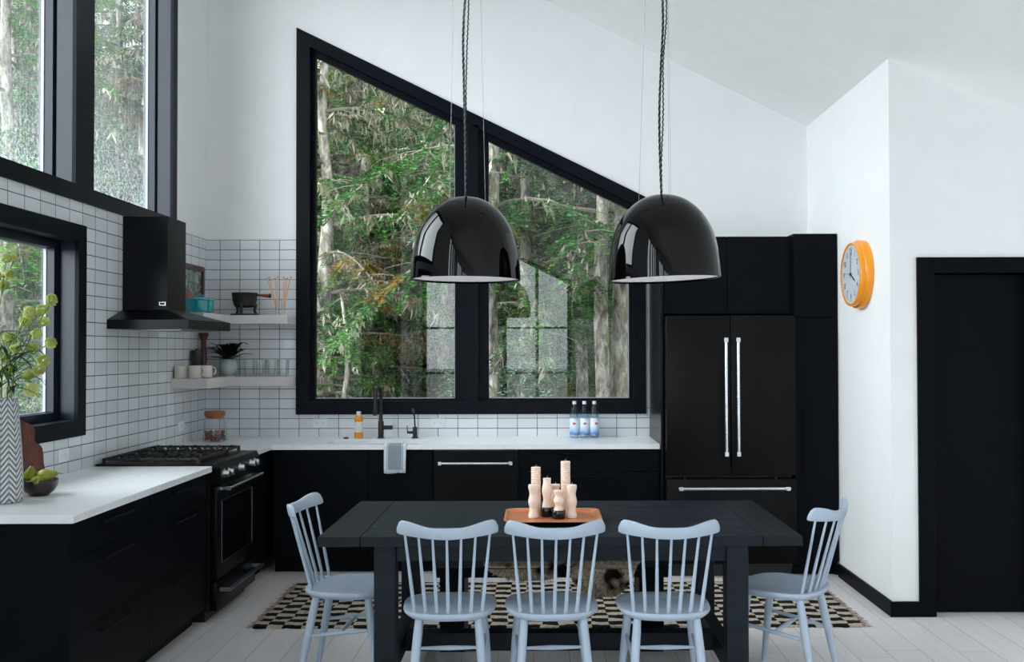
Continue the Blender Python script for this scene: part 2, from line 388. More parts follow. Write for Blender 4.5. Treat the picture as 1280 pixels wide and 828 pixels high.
# ------------------------------------------------------------------ mesh helpers
class MB:
    def __init__(s): s.v = []; s.f = []
    def addbm(s, bm, mat4=None):
        k = len(s.v)
        for i, v in enumerate(bm.verts): v.index = i
        for v in bm.verts: s.v.append(tuple(mat4 @ v.co) if mat4 else tuple(v.co))
        for f in bm.faces: s.f.append([k + v.index for v in f.verts])
        bm.free(); return s
    def raw(s, vs, fs):
        k = len(s.v); s.v += [tuple(v) for v in vs]; s.f += [[k + i for i in f] for f in fs]; return s
    def box(s, x0, x1, y0, y1, z0, z1, bev=0.0, seg=2):
        bm = bmesh.new()
        vs = [bm.verts.new((x, y, z)) for x in (x0, x1) for y in (y0, y1) for z in (z0, z1)]
        for q in ((0, 1, 3, 2), (4, 6, 7, 5), (0, 4, 5, 1), (2, 3, 7, 6), (0, 2, 6, 4), (1, 5, 7, 3)): bm.faces.new([vs[i] for i in q])
        if bev > 0: bmesh.ops.bevel(bm, geom=bm.edges[:], offset=bev, segments=seg, profile=.5, affect='EDGES')
        return s.addbm(bm)
    def prism(s, pts, axis, a0, a1, bev=0.0):
        """pts: polygon in the two other axes; axis 'x': (y,z), 'y': (x,z), 'z': (x,y)"""
        def P(p, a): return {'x': (a, p[0], p[1]), 'y': (p[0], a, p[1]), 'z': (p[0], p[1], a)}[axis]
        bm = bmesh.new()
        A = [bm.verts.new(P(p, a0)) for p in pts]; B = [bm.verts.new(P(p, a1)) for p in pts]; n = len(pts)
        bm.faces.new(A); bm.faces.new(B[::-1])
        for i in range(n): bm.faces.new((A[i], B[i], B[(i + 1) % n], A[(i + 1) % n]))
        bmesh.ops.recalc_face_normals(bm, faces=bm.faces[:])
        if bev > 0: bmesh.ops.bevel(bm, geom=bm.edges[:], offset=bev, segments=2, profile=.5, affect='EDGES')
        return s.addbm(bm)
    def ring(s, outer, inner, axis, a0, a1):
        n = len(outer)
        for i in range(n):
            j = (i + 1) % n
            s.prism([outer[i], outer[j], inner[j], inner[i]], axis, a0, a1)
        return s
    def lathe(s, prof, c=(0, 0, 0), seg=32, axis='z', mat4=None, cap=True):
        vs, fs = [], []
        for r, h in prof:
            for k in range(seg):
                a = 2 * PI * k / seg; x, y = r * math.cos(a), r * math.sin(a)
                p = {'z': (x, y, h), 'x': (h, x, y), 'y': (y, h, x)}[axis]
                vs.append((p[0] + c[0], p[1] + c[1], p[2] + c[2]))
        for i in range(len(prof) - 1):
            for k in range(seg):
                k2 = (k + 1) % seg
                fs.append([i * seg + k, i * seg + k2, (i + 1) * seg + k2, (i + 1) * seg + k])
        if cap:
            if prof[0][0] > 1e-6: fs.append(list(range(seg))[::-1])
            if prof[-1][0] > 1e-6: fs.append([(len(prof) - 1) * seg + k for k in range(seg)])
        if mat4: vs = [tuple(mat4 @ Vector(v)) for v in vs]
        return s.raw(vs, fs)
    def tube(s, pts, rad, seg=10, cap=True, flat=None):
        pts = [Vector(p) for p in pts]; n = len(pts)
        if not hasattr(rad, '__len__'): rad = [rad] * n
        vs, fs = [], []; up = None
        for i, p in enumerate(pts):
            t = (pts[min(i + 1, n - 1)] - pts[max(i - 1, 0)]).normalized()
            if up is None:
                up = Vector((0, 0, 1)) if abs(t.z) < .9 else Vector((0, 1, 0))
            u = (up - t * up.dot(t)).normalized(); w = t.cross(u); up = u
            for k in range(seg):
                a = 2 * PI * k / seg
                vs.append(p + (u * math.cos(a) + w * math.sin(a)) * rad[i])
        for i in range(n - 1):
            for k in range(seg):
                k2 = (k + 1) % seg
                fs.append([i * seg + k, i * seg + k2, (i + 1) * seg + k2, (i + 1) * seg + k])
        if cap: fs.append(list(range(seg))[::-1]); fs.append([(n - 1) * seg + k for k in range(seg)])
        return s.raw(vs, fs)
    def xf(s, m):
        s.v = [tuple(m @ Vector(v)) for v in s.v]; return s
    def build(s, name, mat, parent=None, smooth=None, fix=True):
        off = Vector((0, 0, 0))
        if parent is not None:
            p = parent
            while p is not None: off += p.location; p = p.parent
        else:
            a = np.array(s.v); lo, hi = a.min(0), a.max(0)
            off = Vector(((lo[0] + hi[0]) / 2, (lo[1] + hi[1]) / 2, lo[2])) if getattr(s, 'recentre', True) else off
        me = bpy.data.meshes.new(name)
        me.from_pydata([(v[0] - off.x, v[1] - off.y, v[2] - off.z) for v in s.v], [], s.f)
        if fix:
            bm = bmesh.new(); bm.from_mesh(me); bmesh.ops.recalc_face_normals(bm, faces=bm.faces[:]); bm.to_mesh(me); bm.free()
        if smooth is not None:
            me.polygons.foreach_set('use_smooth', [True] * len(me.polygons)); me.set_sharp_from_angle(angle=math.radians(smooth))
        me.materials.append(mat); me.update()
        o = bpy.data.objects.new(name, me); COL.objects.link(o)
        if parent is not None: o.parent = parent
        else: o.location = off
        return o

def fixed(mb): mb.recentre = False; return mb   # keeps world coordinates (materials laid out in metres)
def thing(name, label, cat, loc=(0, 0, 0), group=None):
    o = bpy.data.objects.new(name, None); COL.objects.link(o); o.location = loc
    o.empty_display_size = .1
    return tag(o, label, cat, group)
def tag(o, label, cat, group=None):
    o['label'] = label; o['category'] = cat
    if group: o['group'] = group
    return o
def struct(o, label=None, cat=None):
    o['kind'] = 'structure'
    if label: o['label'] = label
    if cat: o['category'] = cat
    return o
def copy_tree(o, parent=None):
    c = o.copy(); COL.objects.link(c)
    if parent is not None: c.parent = parent
    for ch in [x for x in bpy.data.objects if x.parent == o]: copy_tree(ch, c)
    return c
def sm(t): return t * t * (3 - 2 * t)

# ------------------------------------------------------------------ room shell (metres; camera stands at the origin, back wall at y = 7.52)
YB, XL, XR, YF = 7.52, -2.61, 2.085, -4.0
XE = 3.9                       # far right wall of the room
SL = .49                       # roof pitch
def ceil_z(x): return 3.33 - SL * (x - XR)
def ctop(a, x): return a - SL * x   # sloping line of the gable window

b = fixed(MB()); b.box(XL - .2, XE + .2, YF - .2, YB + .2, -.15, 0)
struct(b.build('floor', M['floor']), 'pale greige oak plank floor', 'floor')
b = MB(); z0, z1 = ceil_z(XL - .2), ceil_z(XE + .2)
b.prism([(XL - .2, z0), (XE + .2, z1), (XE + .2, z1 + .22), (XL - .2, z0 + .22)], 'y', YF - .3, YB + .3)
struct(b.build('ceiling', M['ceiling']), 'white sloped ceiling', 'ceiling')

# back wall with the gable window opening
OUT_C, TRIM_C, GLS_C = 3.179, 3.079, 3.030
def gable(x0, x1, zb, c): return [(x0, zb), (x1, zb), (x1, ctop(c, x1)), (x0, ctop(c, x0))]
hole = gable(-1.864, .778, 1.128, 3.134)
b = MB(); T0, T1 = YB, YB + .18
b.prism([(XL - .2, 0), (hole[0][0], 0), (hole[0][0], ceil_z(hole[0][0])), (XL - .2, ceil_z(XL - .2))], 'y', T0, T1)
b.prism([(hole[1][0], 0), (XE + .2, 0), (XE + .2, ceil_z(XE + .2)), (hole[1][0], ceil_z(hole[1][0]))], 'y', T0, T1)
b.prism([(hole[0][0], 0), (hole[1][0], 0), (hole[1][0], 1.128), (hole[0][0], 1.128)], 'y', T0, T1)
b.prism([hole[3], hole[2], (hole[1][0], ceil_z(hole[1][0])), (hole[0][0], ceil_z(hole[0][0]))], 'y', T0, T1)
wall_back = struct(b.build('wall_back', M['wall']), 'white back wall', 'wall')
b = fixed(MB())
b.box(XL, -1.87, YB - .008, YB, .90, 2.45)
b.box(-1.87, .845, YB - .008, YB, .90, 1.12)
b.box(.79, .845, YB - .008, YB, 1.12, 1.17)
o = b.build('tile_backsplash', M['tile_back'], wall_back)
# material uses world metres, so the mesh keeps world coordinates
def world_mesh(o):
    off = Vector((0, 0, 0)); p = o.parent
    while p is not None: off += p.location; p = p.parent
    for v in o.data.vertices: v.co += off
    o.location = -off
world_mesh(o)

# gable window: trim, jamb, frame, mullion, two panes
wroot = bpy.data.objects.new('window_1', None); COL.objects.link(wroot); wroot.location = (-.54, YB, 1.0875)
struct(wroot, 'tall black framed gable window with two panes onto the forest', 'window')
outer = gable(-1.904, .818, 1.0875, OUT_C); trim_in = gable(-1.80, .716, 1.19, TRIM_C)
b = MB(); b.ring(outer, trim_in, 'y', YB - .028, YB)
b.box(-.595, -.485, YB - .028, YB + .035, 1.19, ctop(TRIM_C, -.54))
b.build('window_trim', M['black_frame'], wroot)
b = MB(); b.ring(hole, trim_in, 'y', YB, YB + .18); b.build('window_jamb', M['black_frame'], wroot)
b = MB(); g1 = gable(-1.765, -.672, 1.207, GLS_C); g2 = gable(-.408, .691, 1.207, GLS_C)
gl = gable(-1.765, .691, 1.207, GLS_C)
b.ring(trim_in, gl, 'y', YB + .035, YB + .085)
b.prism([(-.672, 1.207), (-.408, 1.207), (-.408, ctop(GLS_C, -.408)), (-.672, ctop(GLS_C, -.672))], 'y', YB + .030, YB + .09)
b.build('window_frame', M['black_frame'], wroot)
for g in (g1, g2):
    b = MB(); b.prism(g, 'y', YB + .064, YB + .066); b.build('pane', M['pane'], wroot, fix=False)
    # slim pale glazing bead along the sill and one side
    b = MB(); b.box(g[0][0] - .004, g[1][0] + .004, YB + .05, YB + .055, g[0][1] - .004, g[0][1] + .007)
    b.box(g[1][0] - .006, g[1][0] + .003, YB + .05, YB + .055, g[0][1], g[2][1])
    b.build('bead_and_glint', M['leaf_stop'], wroot)

# left wall (x = XL) with an upper pair of windows, a lower window by the sink and an unseen row nearer the viewer added for light
def wall_with_holes(y0, y1, x0, x1, holes, ztop):
    """vertical wall slab in the yz plane with rectangular holes (ya, yb, za, zb)"""
    b = MB(); ys = sorted({y0, y1, *[h[0] for h in holes], *[h[1] for h in holes]})
    for a, c in zip(ys, ys[1:]):
        cuts = sorted([(h[2], h[3]) for h in holes if h[0] <= a + 1e-6 and h[1] >= c - 1e-6])
        z = 0
        for lo, hi in cuts:
            b.box(x0, x1, a, c, z, lo); z = hi
        b.box(x0, x1, a, c, z, ztop)
    return b
WU = [(3.80, 5.355, 2.52, 4.90), (5.573, 6.775, 2.52, 4.90)]
WN = [(-2.6 + .93 * k, -1.79 + .93 * k, .6, 4.90) for k in range(4)]  # unseen windows, added to let more daylight in
WNH = [(a - .04, b_ + .04, .56, 4.94) for a, b_, _, _ in WN]
b = wall_with_holes(YF - .2, YB + .18, XL - .19, XL, [(3.76, 5.39, 2.48, 4.94), (5.53, 6.81, 2.48, 4.94), (3.91, 5.434, 1.16, 2.245), *WNH], ceil_z(XL) + .02)
wall_left = struct(b.build('wall_left', M['wall']), 'left wall, white above and tiled below', 'wall')
b = fixed(MB())
X0, X1 = XL, XL + .008
b.box(X0, X1, 3.0, YB - .008, .90, 1.15); b.box(X0, X1, 5.44, YB - .008, 1.15, 2.25)
b.box(X0, X1, 3.0, YB - .008, 2.25, 2.44); b.box(X0, X1, 6.83, YB - .008, 2.44, 2.45); b.box(X0, X1, 3.0, 3.90, 1.15, 2.25)
world_mesh(b.build('tile_backsplash', M['tile_left'], wall_left))

def rect(y0, y1, z0, z1): return [(y0, z0), (y1, z0), (y1, z1), (y0, z1)]
def side_window(name, label, openings, outer, holes, xw, depth, sign, pane_mat, sashw, mull=None, trimh=.022):
    """black window in a wall of constant x; sign is the direction into the room"""
    root = bpy.data.objects.new(name, None); COL.objects.link(root); root.location = (xw, (outer[0] + outer[1]) / 2, outer[2])
    struct(root, label, 'window')
    def X(d): return xw - sign * d        # d metres outwards from the wall face
    b = MB()
    ys = [outer[0]] + [v for op in openings for v in (op[0], op[1])] + [outer[1]]
    for i in range(0, len(ys), 2): b.box(min(X(-trimh), X(0)), max(X(-trimh), X(0)), ys[i], ys[i + 1], outer[2], outer[3])
    for op in openings:
        b.box(min(X(-trimh), X(0)), max(X(-trimh), X(0)), op[0], op[1], outer[2], op[2])
        b.box(min(X(-trimh), X(0)), max(X(-trimh), X(0)), op[0], op[1], op[3], outer[3])
    b.build('window_trim', M['black_frame'], root)
    for op, h in zip(openings, holes):
        b = MB()
        R = rect(*op); H = rect(*h); R2 = rect(op[0] - .014, op[1] + .014, op[2] - .014, op[3] + .014)
        def rg(o_, i_, d0, d1): b.ring(o_, i_, 'x', min(X(d0), X(d1)), max(X(d0), X(d1)))
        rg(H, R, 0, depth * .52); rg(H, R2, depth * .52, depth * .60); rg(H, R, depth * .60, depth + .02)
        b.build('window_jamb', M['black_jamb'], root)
        s = sashw
        b = MB(); S = rect(op[0] + s, op[1] - s, op[2] + s, op[3] - s)
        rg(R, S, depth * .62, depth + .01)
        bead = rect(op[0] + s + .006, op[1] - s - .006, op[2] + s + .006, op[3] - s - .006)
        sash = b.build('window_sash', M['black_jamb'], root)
        b = MB(); rg(S, bead, depth * .90, depth * .995); b.build('bead_and_glint', M['leaf_stop'], sash)  # pale strip painted in for light catching the bevel
        b = MB(); b.box(min(X(depth), X(depth + .002)), max(X(depth), X(depth + .002)), op[0] + s, op[1] - s, op[2] + s, op[3] - s)
        pn = b.build('pane', pane_mat, root, fix=False); world_mesh(pn)
    return root
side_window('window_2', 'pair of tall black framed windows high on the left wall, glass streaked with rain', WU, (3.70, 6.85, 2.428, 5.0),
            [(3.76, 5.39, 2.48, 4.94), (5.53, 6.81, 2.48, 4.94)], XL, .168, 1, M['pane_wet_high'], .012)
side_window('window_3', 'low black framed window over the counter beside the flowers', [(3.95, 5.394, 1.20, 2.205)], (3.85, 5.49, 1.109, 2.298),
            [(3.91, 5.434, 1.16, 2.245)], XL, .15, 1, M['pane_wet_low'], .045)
side_window('added_window_4', 'unseen row of four tall windows added along the left wall for daylight', WN, (-2.7, 1.1, .5, 5.0),
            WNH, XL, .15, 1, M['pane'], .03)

# wall behind the viewer: glazed gable
RC = 3.25
fh = [gable(-2.35, -.95, .25, RC), gable(-.75, .60, .25, RC)]
b = MB(); F0, F1 = YF - .18, YF
for xa, xb in ((XL - .2, -2.35), (-.95, -.75), (.60, XE + .2)):
    b.prism([(xa, 0), (xb, 0), (xb, ceil_z(xb)), (xa, ceil_z(xa))], 'y', F0, F1)
for h in fh:
    xa, xb = h[0][0], h[1][0]
    b.prism([(xa, 0), (xb, 0), (xb, .25), (xa, .25)], 'y', F0, F1)
    b.prism([h[3], h[2], (xb, ceil_z(xb)), (xa, ceil_z(xa))], 'y', F0, F1)
struct(b.build('wall_front', M['wall']), 'white wall behind the viewer', 'wall')
w5 = bpy.data.objects.new('window_5', None); COL.objects.link(w5); w5.location = (.5, YF, .25); struct(w5, 'large gridded gable windows behind the viewer', 'window')
for h in fh:
    xa, xb = h[0][0], h[1][0]; inn = gable(xa + .07, xb - .07, .32, RC - .08)
    b = MB(); b.ring(h, inn, 'y', YF - .14, YF + .02)
    xm = (xa + xb) / 2
    b.box(xm - .03, xm + .03, YF - .10, YF - .04, .32, ctop(RC - .08, xm) + .01)
    for z in (1.1, 2.0): 
        b.box(xa + .06, xb - .06, YF - .10, YF - .04, z, z + .04)
    b.build('window_frame', M['black_frame'], w5)
    b = MB(); b.prism(inn, 'y', YF - .072, YF - .070); b.build('pane', M['pane'], w5, fix=False)

# right side: return wall, wall facing the viewer with a door, and the far right wall
YD = 5.746
b = MB()
b.prism([(YD, 0), (YB, 0), (YB, ceil_z(XR)), (YD, ceil_z(XR))], 'x', XR, XR + .13)
b2z = lambda x: ceil_z(x)
def wy(xa, xb, z0, y0=YD, y1=YD + .13):
    b.prism([(xa, z0), (xb, z0), (xb, b2z(xb)), (xa, b2z(xa))], 'y', y0, y1)
wy(XR + .13, 2.30, 0); wy(2.30, 2.97, 2.09); wy(2.97, XE, 0)
struct(b.build('wall_right', M['wall']), 'white wall block at the right with the orange clock', 'wall')
b = MB(); b.prism([(YF - .2, 0), (YB + .18, 0), (YB + .18, ceil_z(XE)), (YF - .2, ceil_z(XE))], 'x', XE, XE + .18)
struct(b.build('wall_far_right', M['wall']), 'white far right wall out of view', 'wall')
b = MB()
b.box(2.24, 2.34, YD - .018, YD, .09, 2.134, .002); b.box(2.93, 3.03, YD - .018, YD, 0, 2.134, .002)
b.box(2.34, 2.93, YD - .018, YD, 2.04, 2.134, .002)
b.box(2.30, 2.34, YD, YD + .13, 0, 2.09); b.box(2.93, 2.97, YD, YD + .13, 0, 2.09); b.box(2.34, 2.93, YD, YD + .13, 2.04, 2.09)
struct(b.build('trim_1', M['black_trim']), 'black door surround', 'trim')
b = MB(); b.box(2.345, 2.925, YD + .075, YD + .115, .006, 2.036, .003)
b.box(2.345, 2.925, YD + .115, YD + .13, .0, 2.036)
d = struct(b.build('door_1', M['black_trim']), 'flat black door set back in its surround', 'door')
b = MB()
b.box(XR - .018, XR, YD - .018, 6.745, 0, .09, .002); b.box(XR, 2.34, YD - .018, YD, 0, .09, .002)
struct(b.build('baseboard_right', M['black_trim']), 'black baseboard round the white wall corner', 'baseboard')
b = MB(); b.box(3.03, XE, YD - .016, YD, 0, .09, .002)
struct(b.build('baseboard_far_right', M['black_trim']), 'black baseboard right of the door', 'baseboard')

# ------------------------------------------------------------------ outlets
def outlet(name, c, axis, label):
    r = thing(name, label, 'power outlet', c, 'wall outlets in the tiles')
    b = MB()
    if axis == 'y':
        b.box(c[0] - .058, c[0] + .058, c[1] - .006, c[1], c[2] - .036, c[2] + .036, .002); b.build('cover_plate', M['outlet'], r)
        for k in (-1, 1):
            b = MB(); b.box(c[0] + k * .022 - .014, c[0] + k * .022 + .014, c[1] - .0085, c[1] - .006, c[2] - .012, c[2] + .012, .001)
            s = b.build('socket', M['outlet'], r)
            b = MB()
            for q in (-.005, .005): b.box(c[0] + k * .022 - .004, c[0] + k * .022 + .004, c[1] - .009, c[1] - .0085, c[2] + q - .001, c[2] + q + .001)
            b.build('slots', M['ink'], s)
    else:
        b.box(c[0], c[0] + .006, c[1] - .058, c[1] + .058, c[2] - .036, c[2] + .036, .002); b.build('cover_plate', M['outlet'], r)
        for k in (-1, 1):
            b = MB(); b.box(c[0] + .006, c[0] + .0085, c[1] + k * .022 - .014, c[1] + k * .022 + .014, c[2] - .012, c[2] + .012, .001)
            s = b.build('socket', M['outlet'], r)
            b = MB()
            for q in (-.005, .005): b.box(c[0] + .0085, c[0] + .009, c[1] + k * .022 - .004, c[1] + k * .022 + .004, c[2] + q - .001, c[2] + q + .001)
            b.build('slots', M['ink'], s)
outlet('wall_outlet', (-1.718, YB - .008, 1.018), 'y', 'white wall outlet in the back tiles left of the soap bottle')
outlet('wall_outlet', (-.805, YB - .008, 1.018), 'y', 'white wall outlet in the back tiles right of the small faucet')
outlet('wall_outlet', (XL + .008, 5.255, 1.018), 'x', 'white wall outlet in the side tiles beside the cutting board')
outlet('wall_outlet', (XL + .008, 6.97, 1.04), 'x', 'white wall outlet in the side tiles behind the stove')

# ------------------------------------------------------------------ cabinets and counters
CZ, CT = .915, .034            # counter top height and slab thickness
YC = 6.85                      # front edge of the back counter
XCL = -1.911                   # front edge of the left counter
def door_front(root, x0, x1, z0, z1, y, name='door', bar=None, mat='black_wood'):
    b = MB(); b.box(x0 + .0015, x1 - .0015, y - .020, y, z0 + .0015, z1 - .0015, .0015)
    o = b.build(name, M[mat], root)
    if bar:
        b = MB(); kind, a, c, p = bar
        if kind == 'h':
            b.tube([(a, y - .048, p), (c, y - .048, p)], .006); b.tube([(a + .02, y - .048, p), (a + .02, y - .0195, p)], .004); b.tube([(c - .02, y - .048, p), (c - .02, y - .0195, p)], .004)
        else:
            b.tube([(p, y - .048, a), (p, y - .048, c)], .006); b.tube([(p, y - .048, a + .02), (p, y - .0195, a + .02)], .004); b.tube([(p, y - .048, c - .02), (p, y - .0195, c - .02)], .004)
        b.build('handle', M['black_bar'], o, smooth=40)
    return o
def side_front(root, y0, y1, z0, z1, x, name='door', bar=None):
    b = MB(); b.box(x, x + .020, y0 + .0015, y1 - .0015, z0 + .0015, z1 - .0015, .0015)
    o = b.build(name, M['black_wood'], root)
    if bar:
        b = MB(); kind, a, c, p = bar
        if kind == 'h':
            b.tube([(x + .048, a, p), (x + .048, c, p)], .006); b.tube([(x + .048, a + .02, p), (x + .0195, a + .02, p)], .004); b.tube([(x + .048, c - .02, p), (x + .0195, c - .02, p)], .004)
        b.build('handle', M['black_bar'], o, smooth=40)
    return o
YFace = 6.89
def base_cab(name, label, x0, x1, hollow=False):
    r = thing(name, label, 'cabinet', ((x0 + x1) / 2, 7.2, 0))
    b = MB()
    if hollow:
        b.box(x0, x0 + .018, YFace, YB - .01, .10, .88); b.box(x1 - .018, x1, YFace, YB - .01, .10, .88)
        b.box(x0 + .018, x1 - .018, YFace, YB - .01, .10, .118); b.box(x0 + .018, x1 - .018, YB - .02, YB - .01, .118, .88)
        b.box(x0 + .018, x1 - .018, YFace, YFace + .018, .80, .88)
    else: b.box(x0, x1, YFace, YB - .01, .10, .88)
    b.build('cabinet_body', M['black_wood'], r)
    b = MB(); b.box(x0, x1, YFace + .05, YFace + .07, 0, .10); b.build('toe_kick', M['black_wood'], r)
    return r
r = base_cab('base_cabinet', 'narrow black base cabinet in the corner right of the stove', -2.00 + .09, -1.69); door_front(r, -1.905, -1.69, .10, .88, YFace)
r = base_cab('sink_cabinet', 'black two door base cabinet under the sink', -1.689, -.770, True)
door_front(r, -1.689, -1.23, .10, .88, YFace); door_front(r, -1.23, -.770, .10, .88, YFace)
r = base_cab('drawer_cabinet', 'wide black drawer cabinet between dishwasher and refrigerator', -.160, .840)
for za, zb in ((.72, .88), (.41, .72), (.10, .41)): door_front(r, -.160, .840, za, zb, YFace, 'drawer', ('h', .16, .52, zb - .035))
# dishwasher
r = thing('dishwasher', 'black steel dishwasher with a chrome bar handle under the counter', 'dishwasher', (-.465, 7.2, 0))
b = MB(); b.box(-.766, -.164, YFace, 7.46, .10, .88); b.build('dishwasher_body', M['matte_black'], r)
b = MB(); b.box(-.764, -.166, YFace - .026, YFace, .115, .866, .003); dd = b.build('door', M['black_steel'], r)
b = MB(); b.tube([(-.715, YFace - .075, .785), (-.215, YFace - .075, .785)], .0095, 14); b.build('handle', M['chrome'], dd, smooth=40)
for x in (-.715, -.215):
    b = MB(); b.box(x - .013, x + .013, YFace - .088, YFace - .024, .772, .799, .003); b.build('handle_post', M['chrome'], dd)
b = MB(); b.box(-.76, -.17, YFace + .05, YFace + .07, 0, .10); b.build('toe_kick', M['matte_black'], r)
# left run of cabinets, near the viewer
for i, (ya, yb) in enumerate(((3.965, 4.78), (4.782, 5.600))):
    r = thing('drawer_cabinet', ['black drawer cabinet under the near end of the side counter', 'black drawer cabinet under the side counter beside the stove'][i], 'cabinet', (-2.27, (ya + yb) / 2, 0))
    b = MB(); b.box(-2.595, -1.955, ya, yb, .10, .88); b.build('cabinet_body', M['black_wood'], r)
    if i == 0:
        b = MB(); b.box(-2.60, -1.932, ya - .004, ya + .014, 0, .8795, .001); b.build('end_panel', M['black_wood'], r)
    b = MB(); b.box(-2.04, -2.02, ya + (.014 if i == 0 else 0), yb, 0, .10); b.build('toe_kick', M['black_wood'], r)
    for za, zb in ((.72, .88), (.41, .72), (.10, .41)): side_front(r, ya + (.016 if i == 0 else 0), yb, za, zb, -1.955, 'drawer', ('h', ya + .25, yb - .25, zb - .04))
# small filler between stove and corner
r = thing('base_cabinet', 'narrow black filler cabinet between stove and back counter', 'cabinet', (-2.27, 6.6, 0))
b = MB(); b.box(-2.595, -1.955, 6.44, 7.50, .10, .88); b.build('cabinet_body', M['black_wood'], r)
side_front(r, 6.44, 6.86, .10, .88, -1.955)
b = MB(); b.box(-2.04, -2.02, 6.44, 6.95, 0, .10); b.build('toe_kick', M['black_wood'], r)
# counters
b = MB(); b.box(XL + .009, XCL, 3.948, 5.612, CZ - CT, CZ, .003)
tag(b.build('countertop', M['quartz']), 'white quartz countertop along the window wall, holding the vase of flowers', 'countertop')
SX0, SX1, SY0, SY1 = -1.56, -.85, 6.95, 7.27
b = MB()
zA, zB = CZ - CT, CZ
b.box(XL + .009, XCL, 6.432, YC + .0, zA, zB, .002)
b.box(XL + .009, SX0, YC, YB - .009, zA, zB, .0); b.box(SX1, .842, YC, YB - .009, zA, zB, .0)
b.box(SX0, SX1, YC, SY0, zA, zB); b.box(SX0, SX1, SY1, YB - .009, zA, zB)
tag(b.build('countertop', M['quartz']), 'long white quartz countertop under the big window', 'countertop')
r = thing('sink', 'white undermount sink set in the back counter', 'sink', ((SX0 + SX1) / 2, 7.12, .68))
b = MB()
b.ring(rect(SX0 - .02, SX1 + .02, SY0 - .02, SY1 + .02), rect(SX0 + .004, SX1 - .004, SY0 + .004, SY1 - .004), 'z', .68, zA - .001)
b.box(SX0 - .02, SX1 + .02, SY0 - .02, SY1 + .02, .665, .68); b.build('sink_basin', M['sink_white'], r)
b = MB(); b.lathe([(.045, .68), (.045, .684), (.03, .6845), (0, .683)], (-1.2, 7.11, 0), 24); b.build('drain', M['chrome'], r, smooth=40)

# ------------------------------------------------------------------ tall cabinets and refrigerator
XP = 2.063
r = thing('refrigerator_surround', 'tall black panel and two door cabinet enclosing the refrigerator', 'cabinet', (1.3, 7.1, 0))
b = MB(); b.box(.846, .864, 6.81, YB - .009, 0, 2.388, .001); b.build('side_panel', M['hood_steel'], r)
b = MB(); b.box(.865, 1.775, 6.835, YB - .002, 1.845, 2.386); b.build('cabinet_body', M['black_wood'], r)
door_front(r, .866, 1.317, 1.838, 2.388, 6.835, mat='black_wood'); door_front(r, 1.319, 1.775, 1.838, 2.388, 6.835, mat='black_wood')
r = thing('pantry_cabinet', 'slim tall black pantry cabinet between refrigerator and white wall', 'cabinet', (1.92, 7.1, 0))
b = MB(); b.box(1.777, XP + .001, 6.775, YB - .002, .10, 2.400); b.build('cabinet_body', M['black_wood'], r)
b = MB(); b.box(XP + .001, XR - .001, 6.80, 6.82, 0, 2.400); b.build('filler_strip', M['black_wood'], r)
b = MB(); b.box(1.777, XP, 6.83, 6.85, 0, .10); b.build('toe_kick', M['black_wood'], r)
door_front(r, 1.777, XP + .018, 1.812, 2.400, 6.775); door_front(r, 1.777, XP + .018, .10, 1.810, 6.775, bar=('v', .72, 1.17, 1.84))
r = thing('refrigerator', 'black steel french door refrigerator with a freezer drawer', 'refrigerator', (1.32, 7.1, 0))
FX0, FX1, FY = .872, 1.769, 6.694
b = MB(); b.box(FX0 + .003, FX1 - .003, 6.80, 7.46, .04, 1.80, .003); b.build('refrigerator_body', M['matte_black'], r)
b = MB(); b.box(FX0 + .02, FX1 - .02, 6.78, 6.80, 0, .09); b.build('base_grille', M['matte_black'], r)
xm = 1.3175
for x0, x1, hx in ((FX0, xm - .0025, xm - .041), (xm + .0025, FX1, xm + .043)):
    b = MB(); b.box(x0, x1, FY, 6.797, .712, 1.823, .006, 3); dd = b.build('door', M['black_steel'], r, smooth=35)
    b = MB(); b.tube([(hx, FY - .052, .85), (hx, FY - .052, 1.668)], .0115, 16); b.build('handle', M['chrome'], dd, smooth=40)
    for z in (.865, 1.652):
        b = MB(); b.box(hx - .014, hx + .014, FY - .064, FY - .0, z - .016, z + .016, .003); b.build('handle_post', M['chrome'], dd)
b = MB(); b.box(FX0, FX1, FY, 6.797, .10, .688, .006, 3); dd = b.build('freezer_drawer', M['black_steel'], r, smooth=35)
b = MB(); b.tube([(.945, FY - .052, .628), (1.715, FY - .052, .628)], .0115, 16); b.build('handle', M['chrome'], dd, smooth=40)
for x in (.962, 1.698):
    b = MB(); b.box(x - .015, x + .015, FY - .064, FY, .614, .642, .003); b.build('handle_post', M['chrome'], dd)
for x in (1.0, 1.64):
    b = MB(); b.lathe([(.012, 0), (.012, .01), (.0, .012)], (x, FY + .04, .688), 12); b.build('hinge_foot', M['matte_black'], dd)

